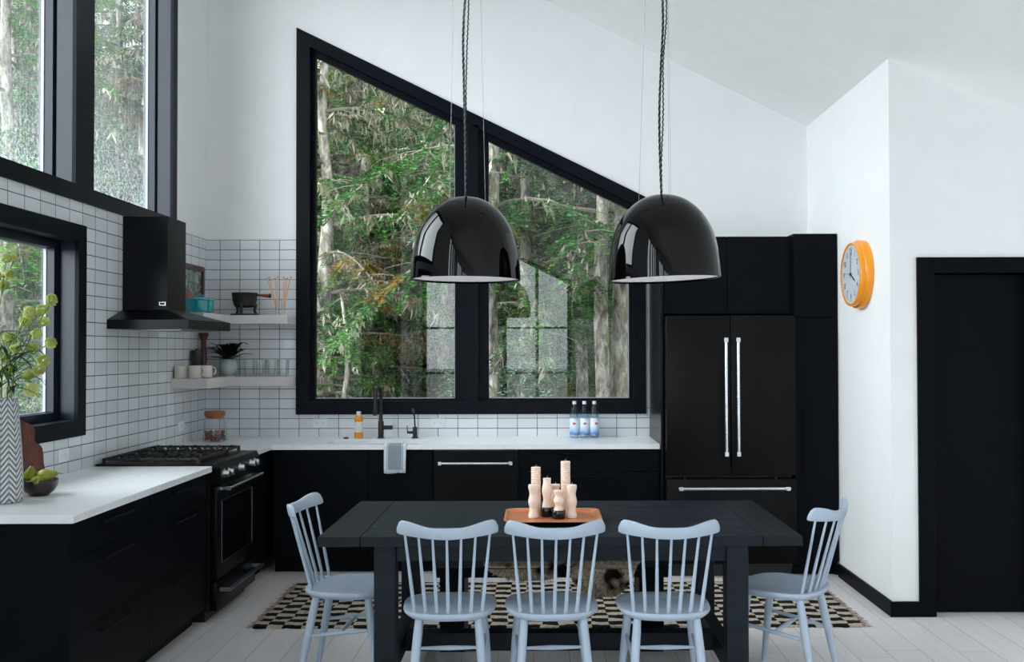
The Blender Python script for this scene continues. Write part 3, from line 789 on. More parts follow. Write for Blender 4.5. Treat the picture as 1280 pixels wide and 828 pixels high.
# ------------------------------------------------------------------ stove
RY0, RY1, RXB, RXF = 5.640, 6.408, -2.585, -1.905
r = thing('gas_range', 'black gas range with five knobs and steel bar handles under the hood', 'stove', (-2.25, 6.02, 0))
b = MB(); b.box(RXB, RXF - .03, RY0, RY1, .06, .885); b.build('range_body', M['matte_black'], r)
b = MB(); b.box(RXB + .02, RXF - .06, RY0 + .01, RY1 - .01, 0, .06); b.build('range_plinth', M['matte_black'], r)
b = MB(); b.box(RXB - .015, -1.885, RY0 - .01, RY1 + .01, .886, .925, .006, 3); ck = b.build('cooktop', M['black_steel'], r, smooth=35)
b = MB(); b.prism([(-1.935, .80), (-1.872, .80), (-1.868, .89), (-1.885, .92), (-1.935, .92)], 'y', RY0, RY1, .003); cp = b.build('control_panel', M['black_steel'], r)
for y in (5.69, 5.775, 5.985, 6.205, 6.29):
    mt = Matrix.Translation((-1.872, y, .862)) @ Matrix.Rotation(PI / 2, 4, 'Y')
    b = MB(); b.lathe([(.027, 0), (.027, .006), (.021, .008), (.019, .034), (.016, .037), (0, .037)], seg=24, mat4=mt); kn = b.build('knob', M['chrome'], r, smooth=40)
    b = MB(); b.box(-1.836, -1.828, y - .004, y + .004, .846, .878, .001); b.build('knob_grip', M['matte_black'], kn)
b = MB(); b.box(RXF - .028, RXF + .012, RY0 + .006, RY1 - .006, .245, .79, .004, 2); od = b.build('oven_door', M['black_steel'], r, smooth=35)
b = MB(); b.box(RXF + .012, RXF + .0135, RY0 + .09, RY1 - .09, .335, .695, .0005); ow = b.build('oven_window', M['dark_glass'], od)
b = MB()
ya, yb, za, zb = RY0 + .085, RY1 - .085, .33, .70
for q in ((ya, yb, za, za + .004), (ya, yb, zb - .004, zb), (ya, ya + .004, za, zb), (yb - .004, yb, za, zb)):
    b.box(RXF + .0122, RXF + .0155, q[0], q[1], q[2], q[3])
b.build('window_edge', M['dull_steel'], ow)
def bar_x(parent, y0, y1, x, z, rad, xface, mat='chrome'):
    b = MB(); b.tube([(x, y0, z), (x, y1, z)], rad, 14); h = b.build('handle', M[mat], parent, smooth=40)
    for y in (y0 + .02, y1 - .02):
        b = MB(); b.box(min(xface, x), x + .008, y - .011, y + .011, z - .011, z + .011, .003); b.build('handle_post', M[mat], parent)
bar_x(od, RY0 + .045, RY1 - .045, -1.835, .775, .0105, RXF + .010)
b = MB(); b.box(RXF - .028, RXF + .012, RY0 + .006, RY1 - .006, .065, .235, .004, 2); dr = b.build('warming_drawer', M['black_steel'], r, smooth=35)
bar_x(dr, RY0 + .045, RY1 - .045, -1.835, .180, .0105, RXF + .010, 'dull_steel')
b = MB(); b.box(RXF + .0122, RXF + .014, 5.99, 6.06, .272, .292, .0005); bd = b.build('badge', M['chrome'], od)
# burners and grates
for (x, y, rr) in ((-2.42, 5.83, .05), (-2.16, 5.83, .04), (-2.42, 6.22, .04), (-2.16, 6.22, .05), (-2.29, 6.025, .045)):
    b = MB(); b.lathe([(rr, .925), (rr, .935), (rr * .8, .942), (rr * .6, .942), (rr * .6, .948), (0, .949)], (x, y, 0), 20); b.build('burner', M['cast_iron'], r, smooth=40)
gx0, gx1 = -2.565, -1.995
for k in range(3):
    y0 = RY0 + .005 + k * .2545; y1 = y0 + .25
    b = MB()
    for x in (gx0, gx1 - .014): b.box(x, x + .014, y0, y1, .945, .958, .002)
    for y in (y0, y1 - .014): b.box(gx0, gx1, y, y + .014, .945, .958, .002)
    for x in (gx0, gx1 - .016, (gx0 + gx1) / 2):
        for y in (y0, y1 - .016): b.box(x, x + .016, y, y + .016, .9255, .946)
    nb = 7
    for i in range(nb):
        x = gx0 + .045 + i * (gx1 - gx0 - .09) / (nb - 1)
        for (ya, yb) in ((y0, y0 + .095), (y1 - .095, y1)):
            b.prism([(ya, .945), (yb, .945), (yb, .955), ((ya + yb) / 2, .966), (ya, .958)], 'x', x - .006, x + .006)
    b.build('grate', M['cast_iron'], r)

# ------------------------------------------------------------------ range hood
r = thing('range_hood', 'black chimney range hood on the tiled wall above the stove', 'range hood', (-2.4, 6.16, 1.718))
HY0, HY1, HX = 5.776, 6.55, -2.11; CY0, CY1, CX = 5.99, 6.30, -2.322
b = MB(); b.box(XL + .009, HX, HY0, HY1, 1.718, 1.775, .002); b.build('canopy_rim', M['hood_steel'], r)
b = MB()
lo = [(XL + .009, HY0 + .002), (HX - .002, HY0 + .002), (HX - .002, HY1 - .002), (XL + .009, HY1 - .002)]
hi = [(XL + .009, CY0), (CX, CY0), (CX, CY1), (XL + .009, CY1)]
vs = [(x, y, 1.774) for x, y in lo] + [(x, y, 1.842) for x, y in hi]
b.raw(vs, [[0, 1, 2, 3], [4, 5, 6, 7], [0, 1, 5, 4], [1, 2, 6, 5], [2, 3, 7, 6], [3, 0, 4, 7]]); b.build('canopy', M['hood_steel'], r)
b = MB(); b.box(XL + .009, CX, CY0, CY1, 1.84, 2.425, .0015); b.build('chimney', M['hood_steel'], r)
b = MB(); b.box(-2.372, -2.332, CY0 - .0025, CY0 - .0002, 1.868, 1.890, .0005); bd = b.build('badge', M['chrome'], r)
b = MB(); b.box(-2.368, -2.336, CY0 - .0032, CY0 - .0024, 1.871, 1.887); sf = b.build('badge_plate', M['ink'], bd)
b = MB(); b.box(-2.50, -2.2, 5.90, 6.42, 1.712, 1.7175); b.build('filter', M['dull_steel'], r)

# ------------------------------------------------------------------ shelves
def lshelf(label, z0, z1, y0):
    b = MB()
    pts = [(XL + .009, y0), (-2.345, y0), (-2.345, 7.245), (-1.905, 7.245), (-1.905, YB - .009), (XL + .009, YB - .009)]
    b.prism(pts, 'z', z0, z1, .0015)
    return tag(b.build('corner_shelf', M['shelf']), label, 'shelf')
lshelf('upper L-shaped pale shelf in the corner, partly behind the hood', 1.787, 1.853, 6.70)
lshelf('lower L-shaped pale shelf in the corner, holding mugs and glasses', 1.320, 1.390, 6.78)

# framed picture leaning in the corner
r = thing('framed_picture', 'small mahogany framed flower print leaning in the corner on the upper shelf', 'picture', (-2.59, 7.12, 1.854))
PY0, PY1, PZ0, PZ1 = 6.92, 7.385, 1.854, 2.225
b = MB(); b.ring(rect(PY0, PY1, PZ0, PZ1), rect(PY0 + .04, PY1 - .04, PZ0 + .04, PZ1 - .04), 'x', XL + .012, XL + .034); b.build('frame', M['picture_wood'], r)
b = MB(); b.box(XL + .014, XL + .022, PY0 + .038, PY1 - .038, PZ0 + .038, PZ1 - .038); p = b.build('print', M['picture'], r); world_mesh(p)

# teal casserole
c = (-2.44, 6.885, 1.854)
r = thing('casserole', 'teal enamel casserole with lid on the upper shelf beside the hood', 'pot', c)
b = MB(); b.lathe([(.085, 0), (.094, .006), (.099, .03), (.1, .088), (.097, .09), (.094, .088), (.092, .01), (0, .008)], c, 36); b.build('pot_body', M['teal'], r, smooth=40)
b = MB(); b.lathe([(.101, .090), (.102, .096), (.092, .104), (.06, .112), (0, .115)], c, 36); ld = b.build('lid', M['teal'], r, smooth=40)
b = MB(); b.box(c[0] - .03, c[0] + .03, c[1] - .01, c[1] + .01, c[2] + .113, c[2] + .128, .004); b.build('lid_handle', M['teal'], ld)

# black fondue pot
c = (-2.268, 7.38, 1.854)
r = thing('fondue_pot', 'black cast iron fondue pot on a stand with a wooden handle', 'pot', c)
b = MB(); b.lathe([(.106, 0), (.106, .010), (.1, .013), (0, .013)], c, 32); b.build('stand_base', M['cast_iron'], r, smooth=40)
for k in range(3):
    a = PI / 6 + k * 2 * PI / 3
    b = MB(); b.tube([(c[0] + math.cos(a) * .085, c[1] + math.sin(a) * .085, c[2] + .012), (c[0] + math.cos(a) * .075, c[1] + math.sin(a) * .075, c[2] + .04), (c[0] + math.cos(a) * .084, c[1] + math.sin(a) * .084, c[2] + .09)], [.011, .010, .012], 8); b.build('stand_leg', M['cast_iron'], r, smooth=40)
b = MB(); b.lathe([(.0, .062), (.06, .063), (.078, .075), (.088, .11), (.096, .168), (.1, .172), (.097, .174), (.09, .168), (.07, .075), (0, .07)], c, 36); pb = b.build('pot_bowl', M['cast_iron'], r, smooth=40)
b = MB(); b.tube([(c[0] + .092, c[1] - .005, c[2] + .155), (c[0] + .115, c[1] - .01, c[2] + .157)], .008, 10); b.tube([(c[0] + .192, c[1] - .02, c[2] + .150), (c[0] + .207, c[1] - .02, c[2] + .150)], .0165, 12); b.build('handle_ferrule', M['cast_iron'], r, smooth=40)
b = MB(); b.tube([(c[0] + .113, c[1] - .01, c[2] + .156), (c[0] + .15, c[1] - .015, c[2] + .153), (c[0] + .193, c[1] - .02, c[2] + .150)], [.009, .012, .0155], 12); b.build('handle', M['handle_wood'], r, smooth=40)

# two slim glasses with long sticks
ZS = 1.854
def vase_glass(x, y, label):
    b = MB(); b.lathe([(.0, .0), (.0165, .0), (.0165, .003), (.0172, .118), (.0158, .118), (.0150, .008), (0, .008)], (x, y, ZS), 24)
    return tag(b.build('slim_glass', M['glass'], smooth=40), label, 'glass', 'slim glasses of sticks')
GA, GB = (-2.004, 7.33), (-1.964, 7.35)
vase_glass(*GA, 'slim glass of fanned sticks nearer the black pot'); vase_glass(*GB, 'slim glass of fanned sticks at the shelf end')
for gi, (g, dirs) in enumerate(((GA, ((-.082, 0), (-.070, .012), (-.058, -.008), (-.020, .012), (.006, -.01))), (GB, ((.0, .01), (.034, -.01), (.048, .012), (.060, 0), (.014, .014))))):
    for k, (dx, dy) in enumerate(dirs):
        bx, by = g[0] - dx * .10, g[1] - dy * .3
        x1, y1 = g[0] + dx * .95, g[1] + dy
        L_ = .275 + .012 * math.sin(k * 2.1 + gi)
        b = MB(); p0 = Vector((bx, by, ZS + .010)); p1 = Vector((x1, y1, ZS + L_))
        lab = ('pale stick fanned out in the slim glass nearer the black pot' if gi == 0 else 'pale stick fanned out in the slim glass at the shelf end')
        t_ = thing('wooden_stick', lab, 'stick', p0, 'sticks in the ' + ('nearer' if gi == 0 else 'end') + ' slim glass')
        b.tube([p0, p1], .0036, 8); b.build('shaft', M['stick'], t_, smooth=60)
        b = MB(); d = (p1 - p0).normalized(); b.tube([p1, p1 + d * .010], [.0042, .0036], 8); b.build('tip', M['stick_tip'], t_, smooth=60)

# lower shelf: mugs, canister, mill, potted plant, tumblers
ZL = 1.391
def mug():
    r = thing('mug', '', 'mug', (0, 0, 0), 'cream mugs on the lower shelf')
    b = MB(); b.lathe([(0, 0), (.040, 0), (.0425, .004), (.0425, .086), (.041, .089), (.0395, .086), (.038, .008), (0, .006)], seg=32); b.build('cup', M['cream_mug'], r, smooth=40)
    b = MB(); b.tube([(.040, 0, .070), (.055, 0, .074), (.066, 0, .062), (.066, 0, .036), (.054, 0, .024), (.040, 0, .026)], [.006, .0055, .005, .005, .0055, .006], 10); b.build('handle', M['cream_mug'], r, smooth=60)
    return r
m0 = mug()
for i, (x, y, a, lab) in enumerate(((-2.553, 6.835, 2.2, 'cream mug nearest the side wall, handle turned away'), (-2.452, 6.838, -.15, 'middle cream mug of three on the lower shelf'), (-2.410, 6.945, .1, 'cream mug standing behind the other two, nearest the plant'))):
    m = m0 if i == 0 else copy_tree(m0)
    m.location = (x, y, ZL); m.rotation_euler = (0, 0, a); m['label'] = lab
b = MB(); b.lathe([(0, 0), (.036, 0), (.037, .01), (.036, .15), (.038, .155), (.038, .19), (.034, .198), (.012, .2), (.009, .21), (0, .212)], (-2.552, 7.15, ZL), 28)
tag(b.build('canister', M['dark_ceramic'], smooth=40), 'dark brown lidded canister behind the mugs', 'canister')
b = MB(); b.lathe([(0, 0), (.030, 0), (.033, .01), (.028, .05), (.022, .09), (.027, .13), (.024, .18), (.018, .23), (.019, .27), (.034, .31), (.038, .325), (.034, .33), (.02, .325), (0, .322)], (-2.55, 7.29, ZL), 28)
tag(b.build('candlestick', M['red_wood'], smooth=40), 'dark red turned candlestick with a flared top in the shelf corner', 'candlestick')
c = (-2.373, 7.33, ZL)
r = thing('potted_plant', 'plant with shaded leaves in a round pale pot on the lower shelf', 'plant', c)
b = MB(); b.lathe([(0, 0), (.05, 0), (.05, .006), (.036, .012), (.055, .03), (.067, .065), (.066, .095), (.05, .125), (.046, .13), (.042, .128), (.05, .1), (0, .1)], c, 36); b.build('pot', M['celadon'], r, smooth=45)
rn = random.Random(3)
for k in range(58):
    a = rn.uniform(0, 2 * PI); le = rn.uniform(.08, .19); up = rn.uniform(.02, .16)
    if math.sin(a) > .1: le *= .55
    x0, y0, z0 = c[0] + .02 * math.cos(a), c[1] + .02 * math.sin(a), c[2] + .115
    pts, wd = [], []
    for q in range(7):
        t = q / 6; rr = le * t
        pts.append((x0 + rr * math.cos(a), y0 + rr * math.sin(a), z0 + up * (2.2 * t - 1.5 * t * t) + .01)); wd.append(.022 * math.sin(PI * min(1, t * .9 + .1)) + .001)
    if any(p[0] < XL + .03 or p[1] > YB - .03 for p in pts): continue
    sx, sy = -math.sin(a), math.cos(a); vs = []; fs = []
    for p, w in zip(pts, wd): vs += [(p[0] - sx * w, p[1] - sy * w, p[2] + w * .25), (p[0], p[1], p[2]), (p[0] + sx * w, p[1] + sy * w, p[2] + w * .25)]
    for q in range(6): fs += [[3 * q, 3 * q + 1, 3 * q + 4, 3 * q + 3], [3 * q + 1, 3 * q + 2, 3 * q + 5, 3 * q + 4]]
    b = MB(); b.raw(vs, fs); b.build('leaf', M['shaded_leaf'], r, smooth=60, fix=False)
def tumbler():
    b = MB(); b.lathe([(0, 0), (.034, 0), (.036, .004), (.0405, .124), (.0385, .124), (.0335, .014), (0, .012)], seg=32)
    return b
tm = None
for i, (x, y, lab) in enumerate(((-2.208, 7.30, 'clear tumbler at the plant end of the front row'), (-2.118, 7.30, 'clear tumbler second from the plant in the front row'), (-2.030, 7.30, 'clear tumbler second from the window frame in the front row'), (-1.948, 7.31, 'clear tumbler nearest the window frame'),
        (-2.168, 7.40, 'clear tumbler of the back row nearest the plant'), (-2.075, 7.40, 'middle clear tumbler of the back row'), (-1.985, 7.405, 'clear tumbler of the back row nearest the window'))):
    if tm is None: tm = tumbler().build('tumbler', M['glass'], smooth=40); o = tm
    else: o = tm.copy(); COL.objects.link(o)
    o.location = (x, y, ZL); tag(o, lab, 'glass', 'clear tumblers on the lower shelf')

# ------------------------------------------------------------------ on the back counter
ZC = CZ + .001
c = (-2.412, 7.14, ZC)
r = thing('storage_jar', 'glass jar with a cork lid and dried pods in the counter corner', 'jar', c)
b = MB(); b.lathe([(0, 0), (.082, 0), (.088, .006), (.088, .05), (.082, .10), (.074, .15), (.066, .178), (.064, .185), (.061, .185), (.064, .175), (.080, .10), (.085, .05), (.084, .008), (0, .006)], c, 40); b.build('jar_body', M['glass'], r, smooth=40)
b = MB(); b.lathe([(.062, .172), (.062, .186), (.072, .187), (.074, .195), (.074, .215), (.07, .222), (0, .223)], c, 36); b.build('cork_lid', M['cork'], r, smooth=40)
rn = random.Random(5); bR, bG = MB(), MB()
for k in range(150):
    a, rr, z = rn.uniform(0, 2 * PI), .072 * math.sqrt(rn.random()), rn.uniform(.014, .072)
    mt = Matrix.Translation((c[0] + rr * math.cos(a), c[1] + rr * math.sin(a), c[2] + z)) @ Matrix.Rotation(rn.uniform(0, 3), 4, 'X') @ Matrix.Rotation(rn.uniform(0, 3), 4, 'Z')
    (bR if rn.random() < .65 else bG).lathe([(0, -.012), (.008, -.006), (.010, 0), (.008, .006), (0, .012)], seg=8, mat4=mt, cap=False)
for q, m_ in ((bR, 'spice_red'), (bG, 'spice_green')):
    o = q.build('dried_pods', M[m_], r, smooth=60); o['kind'] = 'stuff'
# soap bottle
c = (-1.392, 7.37, ZC)
r = thing('soap_bottle', 'amber liquid soap bottle with white cap left of the faucet', 'bottle', c)
b = MB(); b.lathe([(0, 0), (.030, 0), (.033, .004), (.033, .135), (.030, .155), (.018, .168), (.014, .172), (.014, .18)], c, 32); b.build('bottle_body', M['amber_soap'], r, smooth=40)
b = MB(); b.lathe([(.0335, .045), (.0338, .046), (.0338, .125), (.0335, .126)], c, 32, cap=False); b.build('paper_label', M['label_white'], r, smooth=40)
b = MB(); b.lathe([(.0155, .172), (.017, .174), (.0165, .2), (.014, .203), (0, .203)], c, 24); b.build('cap', M['cap_white'], r, smooth=40)
b = MB(); b.lathe([(0, 0), (.020, 0), (.020, .006), (.017, .009), (0, .009)], (-1.482, 7.34, ZC), 24)
tag(b.build('air_switch', M['matte_black'], smooth=40), 'small round black button on the counter left of the soap', 'button')
# main faucet
c = (-1.222, 7.37, ZC)
r = thing('faucet', 'tall matte black pull-down kitchen faucet behind the sink', 'faucet', c)
b = MB(); b.lathe([(0, 0), (.028, 0), (.028, .004), (.0215, .006), (.0215, .125), (.019, .13), (0, .13)], c, 28); b.build('faucet_body', M['matte_black'], r, smooth=40)
pts = [(c[0], c[1], c[2] + .12)]
for k in range(13):
    a = PI * k / 12
    pts.append((c[0] - .008 * (1 - math.cos(a)) / 2, c[1] - .10 * (1 - math.cos(a)), c[2] + .31 + .085 * math.sin(a)))
pts.append((pts[-1][0] - .002, pts[-1][1], c[2] + .27))
b = MB(); b.tube(pts, .0135, 14); b.build('spout', M['matte_black'], r, smooth=40)
b = MB(); e = pts[-1]; b.lathe([(0, .275), (.016, .275), (.018, .265), (.019, .20), (.016, .185), (0, .185)], (e[0], e[1], c[2]), 20); b.build('spray_head', M['matte_black'], r, smooth=40)
b = MB(); b.tube([(c[0] + .018, c[1], c[2] + .08), (c[0] + .090, c[1], c[2] + .08)], .016, 16); b.tube([(c[0] + .085, c[1], c[2] + .08), (c[0] + .088, c[1] - .03, c[2] + .082)], .005, 8); b.build('lever', M['matte_black'], r, smooth=40)
# small filter faucet
c = (-.962, 7.37, ZC)
r = thing('filter_faucet', 'small matte black filter tap with a thin curved spout', 'faucet', c)
b = MB(); b.lathe([(0, 0), (.027, 0), (.027, .006), (.017, .010), (.017, .08), (.014, .085), (0, .085)], c, 24); b.build('faucet_body', M['matte_black'], r, smooth=40)
pts = [(c[0], c[1], c[2] + .08), (c[0] - .004, c[1], c[2] + .16)]
for k in range(9):
    a = PI * k / 8 * .9; pts.append((c[0] - .008, c[1] - .05 * (1 - math.cos(a)), c[2] + .19 + .035 * math.sin(a)))
b = MB(); b.tube(pts, .0062, 10); b.build('spout', M['matte_black'], r, smooth=40)
b = MB(); b.tube([(c[0] - .015, c[1], c[2] + .042), (c[0] - .060, c[1], c[2] + .042)], .010, 12); b.tube([(c[0] - .058, c[1], c[2] + .042), (c[0] - .060, c[1], c[2] + .095)], [.004, .003], 8); b.build('lever', M['matte_black'], r, smooth=40)

# tea towel over the counter edge
c = (-1.035, YC, 0)
b = fixed(MB()); n = 24; mprof = []
path = [(SY0 - .02, CZ + .004), (6.90, CZ + .0045), (YC + .008, CZ + .005), (YC - .004, CZ + .001), (YC - .008, CZ - .01), (YC - .009, .86), (YC - .014, .80), (YC - .016, .75), (YC - .017, .716)]
vs, fs = [], []
for j, (y, z) in enumerate(path):
    for i in range(n + 1):
        u = i / n - .5; hang = max(0, (CZ - z)) / .2
        vs.append((u * .158 * (1 - .04 * hang), y - .004 * hang * (1 + math.cos(u * 22)) - (.0 if j else 0), z + (.003 * math.sin(u * 6) if j > 6 else 0)))
for j in range(len(path) - 1):
    for i in range(n): a = j * (n + 1) + i; fs.append([a, a + 1, a + n + 2, a + n + 1])
b.raw(vs, fs); o = b.build('tea_towel', M['towel'], smooth=60, fix=False); o.location = (-1.035, 0, 0)
md = o.modifiers.new('thickness', 'SOLIDIFY'); md.thickness = .004; md.offset = 0
tag(o, 'grey tea towel with pale border hanging over the counter edge', 'towel')

# water bottles
wb = thing('water_bottle', '', 'bottle', (0, 0, 0), 'water bottles by the window')
b = MB(); b.lathe([(0, 0), (.030, 0), (.0355, .006), (.0365, .012), (.0365, .165), (.034, .19), (.026, .222), (.016, .248), (.0125, .262)], seg=32); b.build('bottle_glass', M['bottle_glass'], wb, smooth=40)
b = MB(); b.lathe([(.0369, .018), (.0371, .02), (.0371, .148), (.0369, .150)], seg=32, cap=False); b.build('paper_label', M['bottle_label'], wb, smooth=40)
b = MB(); b.lathe([(.0145, .254), (.0150, .256), (.0145, .277), (0, .278)], seg=20); b.build('cap', M['cap_white'], wb, smooth=40)
for i, (x, lab) in enumerate(((.256, 'clear water bottle nearest the sink, leftmost of three'), (.332, 'clear water bottle in the middle of the three'), (.409, 'clear water bottle nearest the refrigerator'))):
    o = wb if i == 0 else copy_tree(wb)
    o.location = (x, 7.385, ZC); o['label'] = lab; o.rotation_euler = (0, 0, (-.1, .1, .35)[i])

# ------------------------------------------------------------------ on the side counter
c = (-2.40, 4.30, ZC)
o = MB().lathe([(0, 0), (.080, 0), (.087, .006), (.0855, .12), (.078, .26), (.066, .40), (.061, .463), (.056, .463), (.060, .40), (.078, .15), (.08, .02), (0, .015)], c, 64).build('vase', M['vase'], smooth=40)
o.rotation_euler = (0, 0, .05)
tag(o, 'tall tapered vase in a grey and white herringbone pattern', 'vase')

def petal_flower(b, p, d, size, rn):
    """cupped bloom of five broad round petals"""
    d = Vector(d).normalized(); u = d.orthogonal().normalized(); w = d.cross(u); p = Vector(p)
    ph = rn.uniform(0, 6)
    for k in range(5):
        a = ph + k * 2 * PI / 5; rad = (u * math.cos(a) + w * math.sin(a)); side = d.cross(rad).normalized()
        vs, fs = [], []; nl, nw = 6, 5; open_ = rn.uniform(.30, .75)
        for i in range(nl):
            t = i / (nl - 1); wd = size * .62 * math.sin(PI * (t * .82 + .10)) ** .8
            cen = p + rad * size * (.10 + open_ * t) + d * size * (.15 + .55 * t * (1.3 - open_) + .22 * t * t)
            for j in range(nw):
                s = j / (nw - 1) * 2 - 1
                vs.append(cen + side * wd * s + d * size * .16 * s * s - rad * size * .05 * s * s)
        for i in range(nl - 1):
            for j in range(nw - 1): q = i * nw + j; fs.append([q, q + 1, q + nw + 1, q + nw])
        b.raw(vs, fs)
def long_leaf(b, p, d, le, wd, droop):
    p = Vector(p); d = Vector(d).normalized(); side = d.cross(Vector((0, 0, 1)))
    side = side.normalized() if side.length > .05 else Vector((1, 0, 0))
    vs, fs = [], []; n = 8
    for i in range(n):
        t = i / (n - 1); cen = p + d * le * t + Vector((0, 0, -droop * le * t * t)); w = wd * math.sin(PI * (t * .93 + .05))
        vs += [cen - side * w + Vector((0, 0, w * .3)), cen, cen + side * w + Vector((0, 0, w * .3))]
    for i in range(n - 1): fs += [[3 * i, 3 * i + 1, 3 * i + 4, 3 * i + 3], [3 * i + 1, 3 * i + 2, 3 * i + 5, 3 * i + 4]]
    b.raw(vs, fs)
def fpos(px, py, y): return Vector(((px - 676) * y / 1205, y, 1.59 - (py - 437) * y / 1205))
def rb(px, py, rad, dy=0.0):   # bloom position relative to the vase rim, and its size
    p = fpos(px, py, 4.3 + dy); return (p.x - c[0], p.y - c[1], p.z - (c[2] + .463), rad)
stems = [
    ((-.035, -.02, .50), [rb(7, 325, .030), rb(17, 321, .020, .03), rb(10, 340, .030, -.02), rb(3, 358, .032, .01), rb(-8, 345, .03)], 'flower stem rising tallest above the vase'),
    ((.05, .02, .30), [rb(64, 376, .033), rb(54, 384, .032, .03), rb(47, 392, .026, -.02)], 'flower stem with round blooms arching highest over the window trim'),
    ((.05, -.03, .23), [rb(66, 425, .032), rb(53, 404, .030, .03)], 'flower stem reaching farthest toward the stove'),
    ((.02, -.05, .24), [rb(33, 390, .036, -.04), rb(28, 401, .034, .02), rb(42, 416, .034, -.03), rb(40, 437, .032, .02)], 'flower stem with a cluster of blooms at mid height'),
    ((.02, .05, .12), [rb(37, 486, .038), rb(36, 470, .030, .03), rb(53, 449, .036, -.03), rb(48, 459, .034, .03)], 'flower stem drooping just above the vase rim'),
    ((-.03, .02, .20), [rb(10, 425, .034), rb(2, 445, .034, .03), rb(22, 436, .030, -.03), rb(-10, 410, .034), rb(12, 462, .028, .03)], 'flower stem filling the middle of the bunch'),
]
rn = random.Random(11)
base = Vector((c[0], c[1], c[2] + .03)); rim = Vector((c[0], c[1], c[2] + .463))
for k, (tip, blooms, lab) in enumerate(stems):
    r = thing('flower_stem', lab, 'flowers', base, 'flower stems in the vase')
    ang = k * 1.05; b0 = base + Vector((.05 * math.cos(ang + PI), .05 * math.sin(ang + PI), 0)); m_ = rim + Vector((tip[0], tip[1], 0)).normalized() * .035
    top = rim + Vector(tip)
    b = MB(); b.tube([b0, m_, (m_ + top) / 2 + Vector((.004, 0, .01)), top], [.0042, .004, .0036, .003], 8)
    for q, (bx, by, bz, sz) in enumerate(blooms):
        pe = rim + Vector((bx, by, bz)); st = m_.lerp(top, .35 + .3 * q)
        b.tube([st, st.lerp(pe, .5) + Vector((0, 0, .02)), pe], [.0028, .0026, .0024], 6)
    b.build('stem', M['stem_green'], r, smooth=60)
    for q, (bx, by, bz, sz) in enumerate(blooms):
        b = MB(); pe = rim + Vector((bx, by, bz))
        petal_flower(b, pe, (rn.uniform(.1, .8), rn.uniform(-1.0, -.5), rn.uniform(-.3, .5)), sz * 1.15, rn); b.build('bloom', M['petal'], r, smooth=80, fix=False)
    for q in range(8):
        b = MB(); t = rn.uniform(.05, .95); p = m_.lerp(top, t); a = rn.uniform(-1.6, 1.4)
        long_leaf(b, p, (math.cos(a), math.sin(a) * .6, rn.uniform(.2, 1.2)), rn.uniform(.10, .20), .0085, rn.uniform(.2, .9)); b.build('leaf', M['leaf_green'], r, smooth=60, fix=False)

# live edge cutting board leaning on the wall
outl = [(4.60, .0), (4.955, .0), (4.962, .06), (4.955, .10), (4.96, .14), (4.955, .175), (4.93, .195), (4.905, .20), (4.885, .225), (4.90, .262), (4.892, .285), (4.85, .308), (4.815, .318), (4.785, .328), (4.755, .315), (4.72, .28), (4.68, .235), (4.63, .19), (4.60, .14)]
b = MB(); b.prism([(y, ZC + z) for y, z in outl], 'x', -2.565, -2.540, .003)
hole_c = None
o = b.build('cutting_board', M['board'])
for v in o.data.vertices: v.co.x -= (v.co.z) * .10
tag(o, 'dark live edge wooden cutting board leaning under the side window', 'cutting board')

# bowl of pears
c = (-2.335, 4.50, ZC)
o = MB().lathe([(0, 0), (.035, 0), (.040, .004), (.062, .02), (.076, .045), (.080, .072), (.078, .075), (.074, .070), (.06, .03), (.03, .012), (0, .010)], c, 40).build('fruit_bowl', M['bowl_dark'], smooth=40)
tag(o, 'small dark wooden bowl of pears on the side counter', 'bowl')
pr = thing('pear', '', 'pear', (0, 0, 0), 'pears in the dark bowl')
MB().lathe([(0, -.036), (.014, -.036), (.028, -.028), (.034, -.008), (.031, .012), (.021, .030), (.014, .044), (.010, .054), (.004, .058), (0, .056)], seg=28).build('pear_body', M['pear'], pr, smooth=60)
MB().tube([(0, 0, .055), (.002, .001, .066), (.006, .002, .076)], [.0022, .0018, .0026], 7).build('stalk', M['stem_brown'], pr, smooth=60)
for i, (x, y, z, rot, lab) in enumerate(((-.038, -.012, .088, (.5, .2, .3), 'upright green pear in the bowl beside the vase'), (.030, -.008, .090, (0.1, 1.35, .15), 'green pear lying on its side on top of the bowl'), (.008, -.035, .062, (1.2, .3, .2), 'green pear low in the bowl between the other two'))):
    o = pr if i == 0 else copy_tree(pr)
    o.location = (c[0] + x, c[1] + y, c[2] + z); o.rotation_euler = rot; o['label'] = lab

# ------------------------------------------------------------------ dining table
TX0, TX1, TY0, TY1, TZ = -.997, 1.165, 4.307, 5.330, .755
r = thing('dining_table', 'long charcoal stained wooden dining table with thick square legs', 'table', ((TX0 + TX1) / 2, 4.82, 0))
b = MB(); nP = 5; w = (TY1 - TY0) / nP
for k in range(nP): b.box(TX0 + .191, TX1 - .178, TY0 + k * w + .0012, TY0 + (k + 1) * w - .0012, TZ - .044, TZ, .0025)
b.build('table_top', M['table_wood'], r)
b = MB(); b.box(TX0, TX0 + .1885, TY0, TY1, TZ - .044, TZ, .003); b.build('breadboard_end', M['table_end'], r)
b = MB(); b.box(TX1 - .1755, TX1, TY0, TY1, TZ - .044, TZ, .003); b.build('breadboard_end', M['table_end'], r)
LX0, LX1 = -.752, .930; lw = .098
b = MB(); za, zb = TZ - .12, TZ - .0445
b.box(LX0 + lw, LX1 - lw, TY0 + .055, TY0 + .085, za, zb, .002); b.box(LX0 + lw, LX1 - lw, TY1 - .085, TY1 - .055, za, zb, .002)
b.box(LX0 + .02, LX0 + .05, TY0 + .14, TY1 - .14, za, zb, .002); b.box(LX1 - .05, LX1 - .02, TY0 + .14, TY1 - .14, za, zb, .002)
b.build('apron', M['table_wood'], r)
